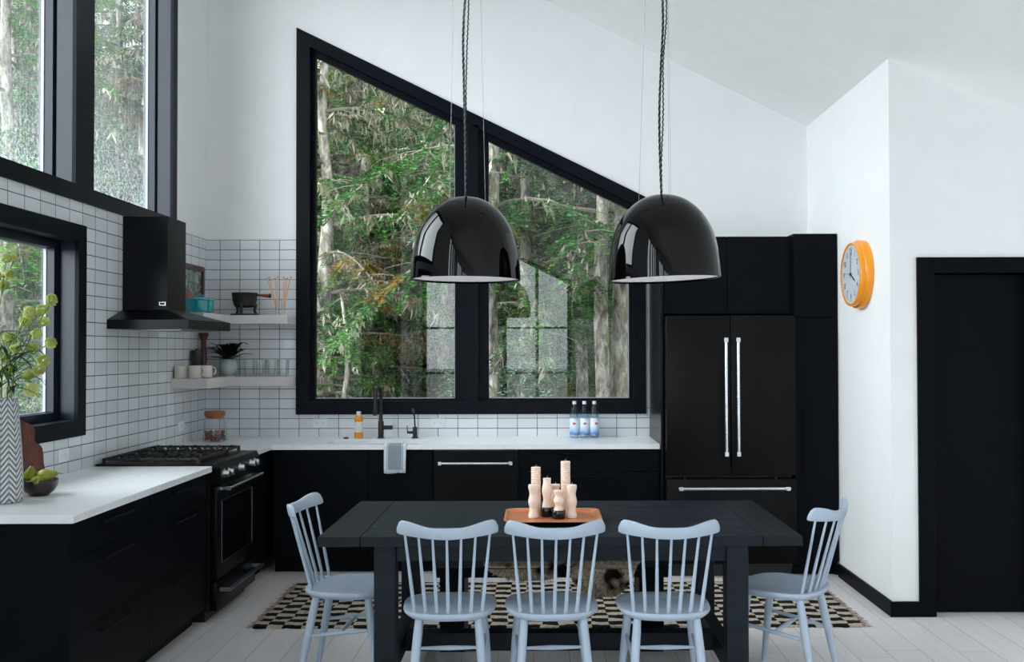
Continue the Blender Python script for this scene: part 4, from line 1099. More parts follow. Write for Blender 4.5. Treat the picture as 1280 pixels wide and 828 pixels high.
for x in (LX0, LX1 - lw):
    for y in (TY0 + .035, TY1 - .035 - lw):
        b = MB(); b.box(x, x + lw, y, y + lw, 0, TZ - .0445, .004); b.build('leg', M['table_wood'], r)
    b = MB(); b.box(x + .015, x + lw - .015, TY0 + .035 + lw, TY1 - .035 - lw, .10, .192, .003); b.build('side_rail', M['table_wood'], r)
b = MB(); b.box(LX0 + lw - .015, LX1 - lw + .015, 4.77, 4.86, .105, .192, .003); b.build('stretcher', M['table_wood'], r)

# bench with sheepskin behind the table
r = thing('bench', 'black wooden bench pushed under the far side of the table', 'bench', (.055, 5.2, 0))
b = MB(); b.box(-.56, .67, 5.06, 5.40, .395, .445, .004); b.build('seat', M['black_wood'], r)
for x in (-.535, .514):
    b = MB(); b.box(x, x + .13, 5.09, 5.37, 0, .395, .004); b.build('leg', M['black_wood'], r)
def sheepskin(x0, x1, seed, drop):
    rn = random.Random(seed); vs, fs = [], []
    def surf(u, v):   # u across, v from back of the seat over the front edge
        cx = (x0 + x1) / 2; hw = (x1 - x0) / 2 * (1 - .13 * math.cos(v * 9 + seed)) * (math.sqrt(max(0, 1 - max(0, (v - .72) / .28) ** 2)) if v > .72 else 1)
        x = cx + hw * u; s = v * (.34 + drop)
        if s < .33: return Vector((x, 5.40 - s, .452)), Vector((0, 0, 1))
        k = s - .33; return Vector((x, 5.048 - .006 * min(1, k * 20), .448 - k)), Vector((0, -1, .15))
    nu, nv = 14, 18
    for j in range(nv):
        for i in range(nu): vs.append(surf(i / (nu - 1) * 2 - 1, j / (nv - 1) * .985)[0])
    for j in range(nv - 1):
        for i in range(nu - 1): a = j * nu + i; fs.append([a, a + 1, a + nu + 1, a + nu])
    b = MB(); b.raw(vs, fs); k = 0
    vs, fs = [], []
    for _ in range(5200):
        p, nrm = surf(rn.uniform(-1, 1), rn.random() ** .7 * .985)
        d = (nrm + Vector((rn.uniform(-.7, .7), rn.uniform(-.5, .3), rn.uniform(-.9, .2)))).normalized(); le = rn.uniform(.015, .035)
        sd = d.cross(Vector((rn.uniform(-1, 1), rn.uniform(-1, 1), .3))).normalized() * .0022
        vs += [p - sd, p + sd, p + d * le]; fs.append([k, k + 1, k + 2]); k += 3
    b.raw(vs, fs); return b
tag(sheepskin(-.28, .16, 2, .06).build('sheepskin', M['fur'], fix=False), 'tan sheepskin over the sink end of the bench', 'sheepskin', 'sheepskins on the bench')
tag(sheepskin(.13, .50, 5, .145).build('sheepskin', M['fur'], fix=False), 'tan sheepskin hanging lowest over the front of the bench', 'sheepskin', 'sheepskins on the bench')

# ------------------------------------------------------------------ rug
RX0, RX1, RYa, RYb = -1.64, 1.845, 5.52, 6.57
b = fixed(MB()); nx, ny = 150, 46; vs, fs = [], []
rr = random.Random(4)
ex0 = [rr.uniform(-.012, .012) for _ in range(ny + 1)]; ex1 = [rr.uniform(-.018, .018) for _ in range(ny + 1)]; ey0 = [rr.uniform(-.008, .008) for _ in range(nx + 1)]
for lv in (0, 1):
    for j in range(ny + 1):
        for i in range(nx + 1):
            x = RX0 + (RX1 - RX0) * i / nx; y = RYa + (RYb - RYa) * j / ny
            if i == 0: x += ex0[j]
            if i == nx: x += ex1[j]
            if j == 0: y += ey0[i]
            vs.append((x, y, .001 if lv == 0 else .011 + .0018 * math.sin(x * 5 + y * 3) + rr.uniform(-.0008, .0008)))
N = (nx + 1) * (ny + 1)
for j in range(ny):
    for i in range(nx):
        a = j * (nx + 1) + i; q = [a, a + 1, a + nx + 2, a + nx + 1]
        fs.append([v + N for v in q]); fs.append(q[::-1])
for j in range(ny):
    a = j * (nx + 1); fs.append([a, a + N, a + N + nx + 1, a + nx + 1]); a += nx; fs.append([a, a + nx + 1, a + N + nx + 1, a + N])
for i in range(nx): fs.append([i, i + 1, i + 1 + N, i + N]); a = ny * (nx + 1) + i; fs.append([a, a + N, a + 1 + N, a + 1])
b.raw(vs, fs)
rug = tag(b.build('rug', M['rug'], smooth=50), 'black and cream checked flatweave runner on the floor before the sink', 'rug')
b = MB()
for e, s_ in ((RX0 + .01, -1), (RX1 - .01, 1)):
    for k in range(150):
        y = RYa + .005 + (RYb - RYa - .01) * k / 149; l = rr.uniform(.03, .065); dy = rr.uniform(-.012, .012)
        b.tube([(e, y, .006), (e + s_ * l * .5, y + dy * .5, .008), (e + s_ * l, y + dy, .003)], [.0017, .0016, .001], 4)
b.build('fringe', M['fringe'], rug)['kind'] = 'stuff'

# ------------------------------------------------------------------ chairs
def chair_parts():
    r = thing('dining_chair', '', 'chair', (0, 0, 0), 'blue grey spindle back chairs round the table')
    # seat
    n = 48; rings = [(.86, .416), (.90, .418), (.985, .434), (1.0, .441), (.985, .451), (.93, .453), (.80, .449), (.5, .443), (.2, .441)]
    vs, fs = [], []
    def outline(k):
        a = 2 * PI * k / n; c_, s_ = math.cos(a), math.sin(a); e = 2 / 2.9
        x = .208 * abs(c_) ** e * (1 if c_ >= 0 else -1); y = .200 * abs(s_) ** e * (1 if s_ >= 0 else -1)
        return x * (1 + .05 * y / .2), y
    for sc, z in rings:
        for k in range(n): x, y = outline(k); vs.append((x * sc, y * sc, z))
    for i in range(len(rings) - 1):
        for k in range(n): k2 = (k + 1) % n; fs.append([i * n + k, i * n + k2, (i + 1) * n + k2, (i + 1) * n + k])
    fs.append(list(range(n))[::-1]); m = (len(rings) - 1) * n; vs.append((0, 0, .441)); c0 = len(vs) - 1
    for k in range(n): fs.append([m + k, m + (k + 1) % n, c0])
    MB().raw(vs, fs).build('seat', M['chair_paint'], r, smooth=50)
    # legs
    lp = []
    for sx in (-1, 1):
        for (tx, ty, fx, fy) in ((.128, -.125, .165, -.205), (.140, .125, .180, .185)):
            t0, t1 = Vector((sx * tx, ty, .424)), Vector((sx * fx, fy, 0))
            P = [t0.lerp(t1, q) for q in (0, .12, .35, .6, .85, 1)]
            MB().tube(P, [.0165, .0185, .020, .0175, .014, .0125], 14).build('leg', M['chair_paint'], r, smooth=60)
            lp.append((t0, t1))
    def at(i, z): t0, t1 = lp[i]; return t0.lerp(t1, (t0.z - z) / t0.z)
    mids = []
    for a_, b_ in ((0, 1), (2, 3)):
        p, q = at(a_, .235), at(b_, .27); mids.append(p.lerp(q, .5))
        MB().tube([p.lerp(q, t) for t in (0, .25, .5, .75, 1)], [.007, .0095, .011, .0095, .007], 10).build('stretcher', M['chair_paint'], r, smooth=60)
    p, q = mids
    MB().tube([p.lerp(q, t) for t in (.02, .25, .5, .75, .98)], [.0065, .009, .0115, .009, .0065], 10).build('stretcher', M['chair_paint'], r, smooth=60)
    # crest rail
    n = 29; W = .217; vs, fs = [], []
    def cy(x): return -.278 + .078 * (x / W) ** 2
    def cb(x): return .787 + .017 * abs(x / W) ** 1.6
    def ct(x):
        u = abs(x) / W; z = .838 + .026 * sm(min(1, max(0, (u - .25) / .62)))
        if u > .88: z -= .030 * ((u - .88) / .12) ** 2.2
        return z
    m = 10
    for i in range(n):
        x = -W + 2 * W * i / (n - 1); x = W * math.sin(x / W * PI / 2) * .35 + x * .65
        zb_, zt_ = cb(x), ct(x); zc, hh = (zb_ + zt_) / 2, (zt_ - zb_) / 2; th = .0115
        if i in (0, n - 1): hh *= .72; th *= .55
        for k in range(m):
            a = 2 * PI * k / m; ca, sa = math.cos(a), math.sin(a); e = .45
            dy = th * abs(ca) ** e * (1 if ca >= 0 else -1); dz = hh * abs(sa) ** e * (1 if sa >= 0 else -1)
            vs.append((x, cy(x) + dy - (zc + dz - .80) * .22, zc + dz))
    for i in range(n - 1):
        for k in range(m): k2 = (k + 1) % m; fs.append([i * m + k, i * m + k2, (i + 1) * m + k2, (i + 1) * m + k])
    fs.append(list(range(m))[::-1]); fs.append([(n - 1) * m + k for k in range(m)])
    MB().raw(vs, fs).build('crest_rail', M['chair_paint'], r, smooth=50)
    # spindles
    for k in range(7):
        u = (k - 3) / 3; p0 = Vector((.146 * u, -.172 + .030 * u * u, .446)); p1 = Vector((.181 * u, cy(.181 * u) + .0, cb(.181 * u) + .006))
        P = [p0.lerp(p1, t) for t in (0, .3, .65, 1)]
        MB().tube(P, [.0085, .0082, .0066, .0052], 10).build('spindle', M['chair_paint'], r, smooth=60)
    return r
ch0 = chair_parts()
R = math.radians
spots = [(-.410, 4.350, R(2.5), 'blue grey spindle back chair with its back to us, nearest the left table leg'),
         (.046, 4.350, R(3.5), 'blue grey spindle back chair with its back to us, in front of the candle tray'),
         (.546, 4.350, R(.5), 'blue grey spindle back chair with its back to us, below the right pendant lamp'),
         (-.935, 4.72, R(-90 - 4), 'blue grey spindle back chair at the stove end of the table'),
         (1.180, 4.70, R(90 - 36), 'blue grey spindle back chair turned askew at the refrigerator end of the table')]
for i, (x, y, a, lab) in enumerate(spots):
    o = ch0 if i == 0 else copy_tree(ch0)
    o.location = (x, y, 0); o.rotation_euler = (0, 0, a); o['label'] = lab

# ------------------------------------------------------------------ tray and candles
cx, cy_, z0 = .057, 4.745, TZ + .0008
r = thing('serving_tray', 'rounded orange wood tray of candles on the table', 'tray', (cx, cy_, z0))
def rrect(hw, hd, rad, n=8):
    P = []
    for (sx, sy, a0) in ((1, 1, 0), (-1, 1, PI / 2), (-1, -1, PI), (1, -1, 3 * PI / 2)):
        for k in range(n + 1):
            a = a0 + PI / 2 * k / n; P.append((cx + sx * (hw - rad) + rad * math.cos(a), cy_ + sy * (hd - rad) + rad * math.sin(a)))
    return P
lv = [(.216, .178, .045, 0), (.222, .184, .05, .004), (.236, .198, .06, .020), (.236, .198, .06, .023), (.229, .191, .055, .023), (.214, .176, .045, .009)]
vs, fs = [], []; n = 36
for hw, hd, rd, z in lv: vs += [(x, y, z0 + z) for x, y in rrect(hw, hd, rd)]
for i in range(len(lv) - 1):
    for k in range(n): k2 = (k + 1) % n; fs.append([i * n + k, i * n + k2, (i + 1) * n + k2, (i + 1) * n + k])
fs.append(list(range(n))[::-1]); fs.append([(len(lv) - 1) * n + k for k in range(n)])
fr = MB().raw(vs[n * 2:], [[q - 2 * n for q in f] for f in fs if min(f) >= 2 * n]); fr.build('tray_top', M['tray'], r, smooth=40, fix=False)
MB().raw(vs[:3 * n], [f for f in fs if max(f) < 3 * n]).build('tray_base', M['matte_black'], r, smooth=40, fix=False)
def ribbed(h, low):
    P = [(0, 0), (.0225, 0), (.024, .003)]
    z = low; P += [(.024, low * .5), (.0245, low)]
    while z < h - .012: P += [(.0245, z + .003), (.0205, z + .0065), (.0245, z + .0095)]; z += .0105
    return P + [(.0235, h), (.003, h - .001), (0, h - .001)]
def waves(h, hs):
    P = [(0, 0), (.023, 0)]
    for k in range(1, 26):
        t = k / 26; P.append((hs(t), h * t))
    return P + [(hs(1.0) * .98, h), (.003, h - .001), (0, h - .001)]
w1 = lambda t: .0222 + .0030 * math.cos(t * 2 * PI * 2.2 - .5) + .0006 * math.cos(t * 80)
w2 = lambda t: .0220 + .0032 * math.cos(t * 2 * PI * 1.6 + .4)
w3 = lambda t: .0215 + .0038 * math.cos(t * 2 * PI * 2.0 + .2)
ZT = z0 + .0095
cand = [(-.026, 4.835, 1.000 - ZT, 'r', 0, 'tall ribbed peach candle at the left back of the tray'),
        (-.038, 4.735, .927 - ZT, 'w1', 0, 'wavy peach candle at the left front of the tray'),
        (.029, 4.780, .955 - ZT - .045, 'w2', .045, 'wavy peach candle on a black holder left of the shortest'),
        (.071, 4.875, .908 - ZT, 'w3', 0, 'small peach candle mostly hidden at the back'),
        (.122, 4.825, 1.030 - ZT, 'r', 0, 'tallest ribbed peach candle, at the right back of the tray'),
        (.085, 4.715, .9045 - ZT - .041, 'w3', .041, 'shortest peach candle on a black holder in front'),
        (.150, 4.735, .925 - ZT, 'w1', 0, 'wavy peach candle at the right front of the tray')]
for x, y, h, kd, up, lab in cand:
    if up:
        o = MB().lathe([(0, 0), (.030, 0), (.033, .004), (.033, up - .003), (.031, up), (.026, up), (.0255, up - .0035), (0, up - .0035)], (x, y, ZT), 28).build('candle_holder', M['holder'], smooth=40)
        tag(o, 'low round black glass holder under the ' + ('shortest candle' if up < .043 else 'wavy candle left of the shortest'), 'candle holder', 'black candle holders')
    zb_ = ZT + (up - .0030 if up else 0) + .0003
    t_ = thing('candle', lab, 'candle', (x, y, zb_), 'peach candles on the tray')
    prof = ribbed(h, h * .45) if kd == 'r' else waves(h, {'w1': w1, 'w2': w2, 'w3': w3}[kd])
    MB().lathe(prof, (x, y, zb_), 32).build('wax', M['wax'], t_, smooth=30)
    MB().tube([(x, y, zb_ + h - .003), (x + .001, y, zb_ + h + .007), (x + .003, y, zb_ + h + .012)], .0011, 6).build('wick', M['wick'], t_)

# ------------------------------------------------------------------ pendant lamps
PROF = [(.275, 0), (.2745, .02), (.271, .075), (.263, .142), (.248, .21), (.236, .245), (.220, .278), (.198, .313), (.173, .343), (.150, .364), (.125, .383), (.095, .399), (.065, .410), (.035, .4155), (0, .417)]
def pendant(x, y, z, tilt, label, wires, seed, cordx):
    r = thing('pendant_lamp', label, 'pendant lamp', (x, y, z))
    T = Matrix.Translation((x, y, z)) @ Matrix.Rotation(tilt, 4, 'Y')
    inner = [(max(0, a - .004), h - .003) for a, h in PROF[::-1]]; inner[-1] = (.271, .0)
    dom = []
    # refine the profile
    for i in range(len(PROF) - 1):
        (r0, h0), (r1, h1) = PROF[i], PROF[i + 1]
        dom.append((r0, h0))
    dom.append(PROF[-1])
    # Catmull-Rom for a smooth dome
    P = [PROF[0]] + PROF + [PROF[-1]]; sm_ = []
    for i in range(1, len(P) - 2):
        for q in range(4):
            t = q / 4; f = lambda a, b_, c_, d: .5 * ((2 * b_) + (-a + c_) * t + (2 * a - 5 * b_ + 4 * c_ - d) * t * t + (-a + 3 * b_ - 3 * c_ + d) * t ** 3)
            sm_.append((max(0, f(*[k[0] for k in P[i - 1:i + 3]])), f(*[k[1] for k in P[i - 1:i + 3]])))
    sm_.append(PROF[-1])
    MB().lathe(sm_ + inner, seg=96, mat4=T, cap=False).build('shade', M['gloss_black'], r, smooth=40)
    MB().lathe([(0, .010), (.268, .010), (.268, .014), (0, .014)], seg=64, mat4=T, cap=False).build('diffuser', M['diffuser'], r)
    zc = ceil_z(x)
    cn = MB().lathe([(.075, -.035), (.075, 0), (0, 0)], (x, y, zc + .01), 32); cn.v = [(a, b_, c_ if c_ < zc - .01 else ceil_z(a) - .001) for a, b_, c_ in cn.v]
    cn.lathe([(0, -.036), (.075, -.035)], (x, y, zc + .01), 32, cap=False); cn.build('ceiling_rose', M['matte_black'], r, smooth=40)
    zt = zc - .024
    for (dx, dy, tx) in wires:
        rad = math.hypot(dx, dy); hz = np.interp(rad, [p[0] for p in PROF[::-1]], [p[1] for p in PROF[::-1]])
        p = T @ Vector((dx, dy, hz - .001))
        MB().tube([p, (x + tx, y + dy * .4, zt)], .0011, 6).build('suspension_wire', M['wire'], r, smooth=60)
    # twisted flex: two dark strands and a pale one
    rn = random.Random(seed); path = []
    top = T @ Vector((0, 0, .414)); nK = 9; H = zt - top.z
    offs = [0] + [cordx[min(i, len(cordx) - 1)] for i in range(1, nK - 1)] + [0]
    ks = []
    for i in range(nK): ks.append((top.x + (x - top.x) * i / (nK - 1) + offs[i], y + (.006 * math.sin(i * 1.7) if 0 < i < nK - 1 else 0), top.z + H * i / (nK - 1)))
    K = [ks[0]] + ks + [ks[-1]]; fine = []
    for i in range(1, len(K) - 2):
        for q in range(40):
            t = q / 40; f = lambda a, b_, c_, d: .5 * ((2 * b_) + (-a + c_) * t + (2 * a - 5 * b_ + 4 * c_ - d) * t * t + (-a + 3 * b_ - 3 * c_ + d) * t ** 3)
            fine.append(Vector([f(*[k[m] for k in K[i - 1:i + 3]]) for m in range(3)]))
    for s_, (ph, rad, mt) in enumerate(((0, .0036, 'cord_black'), (2.1, .0036, 'cord_black'), (4.2, .0019, 'cord_white'))):
        pts = []; rr_ = .0034
        for k, p in enumerate(fine):
            a = ph + (p.z - top.z) * 2 * PI / .032
            pts.append(p + Vector((math.cos(a) * rr_, math.sin(a) * rr_, 0)))
        MB().tube(pts, rad, 5).build('twisted_cord', M[mt], r, smooth=60)
    # slack second strand
    pts = []
    for k, p in enumerate(fine[:260]):
        t = k / 259; w_ = math.sin(PI * t) ** .7 * (.016 + .006 * math.sin(t * 14 + seed)) * (1 if t > .03 else t / .03)
        a = (p.z - top.z) * 2 * PI / .025
        pts.append(p + Vector((w_ + .002 * math.cos(a), .003 + .002 * math.sin(a), 0)))
    MB().tube(pts, .0034, 5).build('loose_cord', M['cord_black'], r, smooth=60)
    return r
pendant(-.376, 4.82, 1.938, R(.3), 'glossy black dome pendant nearer the stove, in front of the window mullion', [(-.083, .03, -.045), (.096, .03, .052), (.002, -.09, 0)], 1, [0, -.004, -.008, -.012, .002, .006, .0, 0])
pendant(.607, 4.71, 1.929, R(-2.0), 'glossy black dome pendant nearer the refrigerator, hanging slightly tilted', [(-.112, .0, -.066), (.024, -.09, .010), (.056, .085, .020)], 4, [0, -.008, -.012, -.006, .004, .0, 0])

# ------------------------------------------------------------------ clock
cy0, cz0, cr = 6.236, 2.071, .2215
r = thing('wall_clock', 'round orange wall clock showing four on the white wall', 'clock', (XR, cy0, cz0))
def discx(prof, seg=64): return MB().lathe([(a, -h) for a, h in prof], (XR, cy0, cz0), seg, axis='x', cap=False)
discx([(0, .001), (cr, .001), (cr, .040), (cr - .004, .046), (cr - .012, .048), (.207, .050), (.207, .076), (.203, .082), (.197, .083), (.192, .080), (.191, .0745), (0, .0745)], 72).build('case', M['orange'], r, smooth=35)
discx([(0, .0752), (.1905, .0752), (.1905, .0756), (0, .0756)]).build('dial', M['clock_face'], r)
def text_mesh(txt, size):
    cu = bpy.data.curves.new('t', 'FONT'); cu.body = txt; cu.size = size; cu.align_x = 'CENTER'; cu.align_y = 'CENTER'; cu.extrude = .0004
    ob = bpy.data.objects.new('t', cu); COL.objects.link(ob)
    dg = bpy.context.evaluated_depsgraph_get(); me = bpy.data.meshes.new_from_object(ob.evaluated_get(dg))
    V = [tuple(v.co) for v in me.vertices]; F = [list(p.vertices) for p in me.polygons]
    bpy.data.objects.remove(ob); bpy.data.curves.remove(cu); bpy.data.meshes.remove(me); return V, F
XD = XR - .0757
def dial_pt(a, rad): return (cy0 - rad * math.sin(a), cz0 + rad * math.cos(a))   # clockwise as seen from inside the room
for h in range(1, 13):
    V, F = text_mesh(str(h), .052); b = MB(); y, z = dial_pt(h * PI / 6, .142)
    b.raw([(XD - v[2] - .0004, y - v[0], z + v[1]) for v in V], F); b.build('numeral', M['ink'], r, fix=False)
b = MB()
for k in range(60):
    a = k * PI / 30; rad0 = .163 if k % 5 == 0 else .168; w_ = .0022 if k % 5 == 0 else .0009
    c_, s_ = math.cos(a), math.sin(a); pts = []
    for rr_, ww in ((rad0, -w_), (.175, -w_), (.175, w_), (rad0, w_)): pts.append((cy0 - rr_ * s_ - ww * c_, cz0 + rr_ * c_ - ww * s_))
    b.prism(pts, 'x', XD - .0008, XD)
b.build('minute_track', M['ink'], r)
def hand(name, a, l0, l1, w_, off, mat):
    c_, s_ = math.cos(a), math.sin(a)
    pts = [(cy0 + l0 * s_ - w_ * c_ * .6, cz0 - l0 * c_ - w_ * s_ * .6), (cy0 - l1 * s_ - w_ * .6 * c_, cz0 + l1 * c_ - w_ * s_ * .6), (cy0 - (l1 + .01) * s_, cz0 + (l1 + .01) * c_), (cy0 - l1 * s_ + w_ * .6 * c_, cz0 + l1 * c_ + w_ * s_ * .6), (cy0 + l0 * s_ + w_ * c_ * .6, cz0 - l0 * c_ + w_ * s_ * .6)]
    b = MB(); b.prism(pts, 'x', XD - off - .0012, XD - off); b.build(name, M[mat], r)
hand('hour_hand', R(120), .02, .085, .009, .0016, 'ink'); hand('minute_hand', R(1), .025, .14, .005, .0036, 'ink'); hand('second_hand', R(276), .04, .13, .002, .0056, 'red_ink')
MB().lathe([(0, -.0085), (.009, -.0085), (.009, 0)], (XD, cy0, cz0), 20, axis='x', cap=False).build('hub', M['ink'], r, smooth=40)
t = NT('clock_crystal'); tr = t.n.new('ShaderNodeBsdfTransparent'); gl = t.n.new('ShaderNodeBsdfGlossy'); gl.inputs['Roughness'].default_value = .02
mx = t.n.new('ShaderNodeMixShader')
t.link(t.thin_fresnel(.04), mx.inputs[0]); t.link(tr.outputs[0], mx.inputs[1]); t.link(gl.outputs[0], mx.inputs[2]); t.link(mx.outputs[0], t.out.inputs[0])
discx([(0, .0850), (.1925, .0808)]).build('crystal', t.m, r, fix=False)

# ------------------------------------------------------------------ forest outside
def np_mesh(name, V, nper, mat, parent=None):
    """V: (n*nper,3) array of separate polygons"""
    V = np.asarray(V, dtype=np.float32).reshape(-1, 3); n = len(V) // nper
    me = bpy.data.meshes.new(name); me.vertices.add(len(V)); me.vertices.foreach_set('co', V.ravel())
    me.loops.add(len(V)); me.loops.foreach_set('vertex_index', np.arange(len(V), dtype=np.int32))
    me.polygons.add(n); me.polygons.foreach_set('loop_start', np.arange(0, len(V), nper, dtype=np.int32))
    me.update(calc_edges=True); me.materials.append(mat)
    o = bpy.data.objects.new(name, me); COL.objects.link(o)
    if parent is not None: o.parent = parent
    return o
def norm(a): return a / np.maximum(1e-9, np.linalg.norm(a, axis=-1, keepdims=True))
def rhombs(P, D, S, l, w):
    """leaf rhombus: base P, direction D, side S, length l, half width w"""
    l = l[:, None]; w = w[:, None]
    return np.stack([P, P + D * l * .45 + S * w, P + D * l, P + D * l * .45 - S * w], 1).reshape(-1, 3)
def conifer(seed, H, rt, zl, LB, nb, droop, needle, moss_n, frond=False, dens=1.0, twiggy=0, lsc=1.0):
    rs = np.random.RandomState(seed); rn = random.Random(seed)
    root = thing('conifer_tree', '', 'tree')
    b = MB(); K = 16
    b.tube([(.06 * math.sin(k * 1.3 + seed) * k / K, .06 * math.cos(k * 1.1) * k / K, H * k / K - .3) for k in range(K + 1)], [rt * (1 - .86 * k / K) * (1 + .06 * rn.uniform(-1, 1)) for k in range(K + 1)], 12)
    b.build('trunk', M['bark'], root, smooth=60)
    bb = MB(); LP, LD, LS, LL, LW = [], [], [], [], []; MP, ML, MW = [], [], []
    for i in range(nb):
        u = ((i + rn.random()) / nb) ** 1.0; z = zl + (H - zl) * u; az = rn.uniform(0, 2 * PI)
        l = LB * (1 - u) ** .6 * rn.uniform(.65, 1.1) + .15
        d = np.array([math.cos(az), math.sin(az), 0]); sd = np.array([-math.sin(az), math.cos(az), 0])
        rise = rn.uniform(-.1, .35); dr = droop * rn.uniform(.7, 1.3); bend = rn.uniform(-.25, .25)
        def P(t): return np.array([0, 0, z]) + d * l * t + sd * bend * l * t * t + np.array([0, 0, l * (rise * t - dr * t * t)])
        pts = [P(k / 7) for k in range(8)]
        bb.tube([tuple(p) for p in pts], [max(.006, .020 * l / 1.5 * (1 - k / 8)) + .004 for k in range(8)], 5, cap=False)
        nt = int(l * 16 * dens) + 3
        for k in range(nt):
            t = .12 + .88 * (k + rn.random()) / nt; p = P(t); s_ = 1 if k % 2 else -1
            tl = min(.62, .42 * l * (1.05 - t * .75)) * rn.uniform(.5, 1.1) + .05
            dv = d * (.55 + .3 * t) + sd * s_ * (1 - .35 * t) + np.array([0, 0, rn.uniform(-.45, .05) - (0 if frond else .12)])
            dv = dv / np.linalg.norm(dv)
            if rn.random() < twiggy:
                e = p + dv * tl * 1.2; bb.tube([tuple(p), tuple((p + e) / 2 + np.array([0, 0, .02])), tuple(e)], [.006, .004, .002], 4, cap=False)
                continue
            nl = int(tl / .017) + 2; tt = (np.arange(nl) + .5) / nl
            cen = p + dv * (tl * tt)[:, None] + np.array([0, 0, -1.0]) * (.35 * tl * tt ** 2)[:, None]
            nrm = np.array([0, 0, 1.0]); lat = np.cross(dv, nrm); lat /= max(1e-6, np.linalg.norm(lat)); up = np.cross(lat, dv)
            for sgn in (-1, 1):
                D = norm(dv * .55 + lat * sgn + up * rs.uniform(-.25, .35, (nl, 1)) + rs.normal(0, .12, (nl, 3)))
                S = norm(np.cross(D, up + rs.normal(0, .3, (nl, 3))))
                LP.append(cen); LD.append(D); LS.append(S); LL.append(lsc * (.065 * (1 - .5 * tt) + .02) * rs.uniform(.7, 1.2, nl)); LW.append(lsc * np.full(nl, .0095 if frond else .0125))
        nm = int(l * moss_n)
        for k in range(nm):
            t = rn.uniform(.1, 1); p = P(t) + sd * rn.uniform(-.2, .2) * l * .4 * (1 if rn.random() < .5 else .1) + np.array([0, 0, -rn.uniform(0, .03)])
            cl = rn.randint(3, 8); base_l = rn.uniform(.04, .26)
            for q in range(cl):
                MP.append(p + np.array([rn.gauss(0, .035), rn.gauss(0, .035), rn.gauss(0, .03)])); ML.append(base_l * rn.uniform(.3, 1)); MW.append(rn.uniform(.008, .022))
    bb.build('branches', M['twig'], root, smooth=60)
    V = rhombs(np.concatenate(LP), np.concatenate(LD), np.concatenate(LS), np.concatenate(LL), np.concatenate(LW))
    np_mesh('foliage', V, 4, M[needle], root)
    if MP:
        MP = np.array(MP); n = len(MP); a = rs.uniform(0, 2 * PI, n); S = np.stack([np.cos(a), np.sin(a), 0 * a], 1)
        D = norm(np.stack([rs.normal(0, .45, n), rs.normal(0, .45, n), -np.ones(n)], 1))
        np_mesh('hanging_moss', rhombs(MP, D, S, np.array(ML), np.array(MW)), 4, M['moss'], root)
    return root
TR = {}
TR['mossy'] = conifer(21, 8.5, .16, .2, 2.3, 74, .35, 'needle_dark', 22, twiggy=.28, dens=.85)
TR['green'] = conifer(33, 9.5, .15, -.2, 2.2, 80, .5, 'needle_green', 5, twiggy=.08)
TR['frond'] = conifer(44, 10, .12, 2.55, 1.7, 46, .75, 'needle_frost', 7, frond=True, dens=1.15, lsc=1.15)
TR['old'] = conifer(58, 11, .115, 3.6, 1.9, 40, .55, 'needle_dark', 14, twiggy=.15)
used = set()
def plant(kind, x, y, z=0, rot=0.0, s=1.0, label='', group=None):
    o = TR[kind] if kind not in used else copy_tree(TR[kind]); used.add(kind)
    o.location = (x, y, z); o.rotation_euler = (0, 0, rot); o.scale = (s, s, s); o['label'] = label
    if group: o['group'] = group
    return o
G = -1.2   # ground level outside, below the floor
# seen through the left pane of the gable window
plant('mossy', -2.75, 12.3, G, .3, 1.0, 'mossy conifer draped in pale lichen filling the upper part of the left pane')
plant('mossy', -1.35, 13.9, G - .3, 2.2, 1.05, 'mossy conifer beside the centre mullion behind the left pendant')
plant('green', -2.3, 11.2, G - 3.9, 1.0, .80, 'bright green young conifer low in the left pane')
plant('green', -3.9, 15.6, G, 4.0, 1.1, 'green conifer behind the lichened one at the left pane edge')
plant('mossy', -3.1, 17.0, G, 5.2, 1.2, 'distant mossy conifer seen between the trees of the left pane')
# right pane
plant('frond', -.18, 11.6, G + .2, .6, .90, 'silvery green fir with drooping fronds beside the centre mullion in the right pane')
plant('frond', .55, 13.1, G + .3, 3.1, .92, 'silvery green fir with drooping fronds in the middle of the right pane')
plant('old', .70, 10.9, G - .1, 1.7, 1.0, 'pale barked conifer trunk right of centre in the right pane')
plant('old', .91, 11.1, G - .1, 4.4, 1.15, 'pale barked conifer trunk at the far edge of the right pane')
plant('old', -.56, 11.0, G, 2.9, 1.05, 'lichened trunk just right of the centre mullion')
plant('green', .2, 16.8, G, 2.0, .95, 'green conifer behind the pale trunks')
plant('green', 1.9, 16.0, G, .2, 1.05, 'green conifer beyond the far edge of the right pane')
plant('green', .5, 11.4, G - 4.9, 3.3, .75, 'low green conifer tip at the bottom of the right pane')
# backing rows
k = 0
for x, y in ((-8.5, 21), (-6.3, 20.2), (-4.2, 21), (-2.0, 20.3), (0, 21), (2.0, 20.4), (4.0, 21), (-5.2, 18.0), (-1.0, 18.4), (3.2, 18.3)):
    plant(('green', 'mossy')[k % 2], x, y, G + .5, k * 1.3, 1.25 + .1 * (k % 3), 'dim conifer of the far row behind the window trees', 'far row of conifers'); k += 1
# seen through the side windows
plant('mossy', -5.7, 13.9, G, .9, 1.0, 'mossy conifer outside the high side window beside the hood')
plant('green', -6.6, 11.9, G, 2.4, 1.05, 'green conifer outside the small side window')
plant('mossy', -7.9, 14.4, G, 3.3, 1.1, 'mossy conifer outside the nearer high side window')
plant('green', -6.9, 15.8, G, 5.3, 1.05, 'green conifer seen between the mossy ones through the high side windows')
for x, y in ((-10.8, 18.6), (-9.6, 16.2), (-11.2, 22.0), (-8.2, 18.4), (-12.6, 19.2)):
    plant(('green', 'mossy')[k % 2], x, y, G, k * 1.7, 1.35, 'dim conifer farther off outside the side windows', 'conifers beyond the side windows'); k += 1

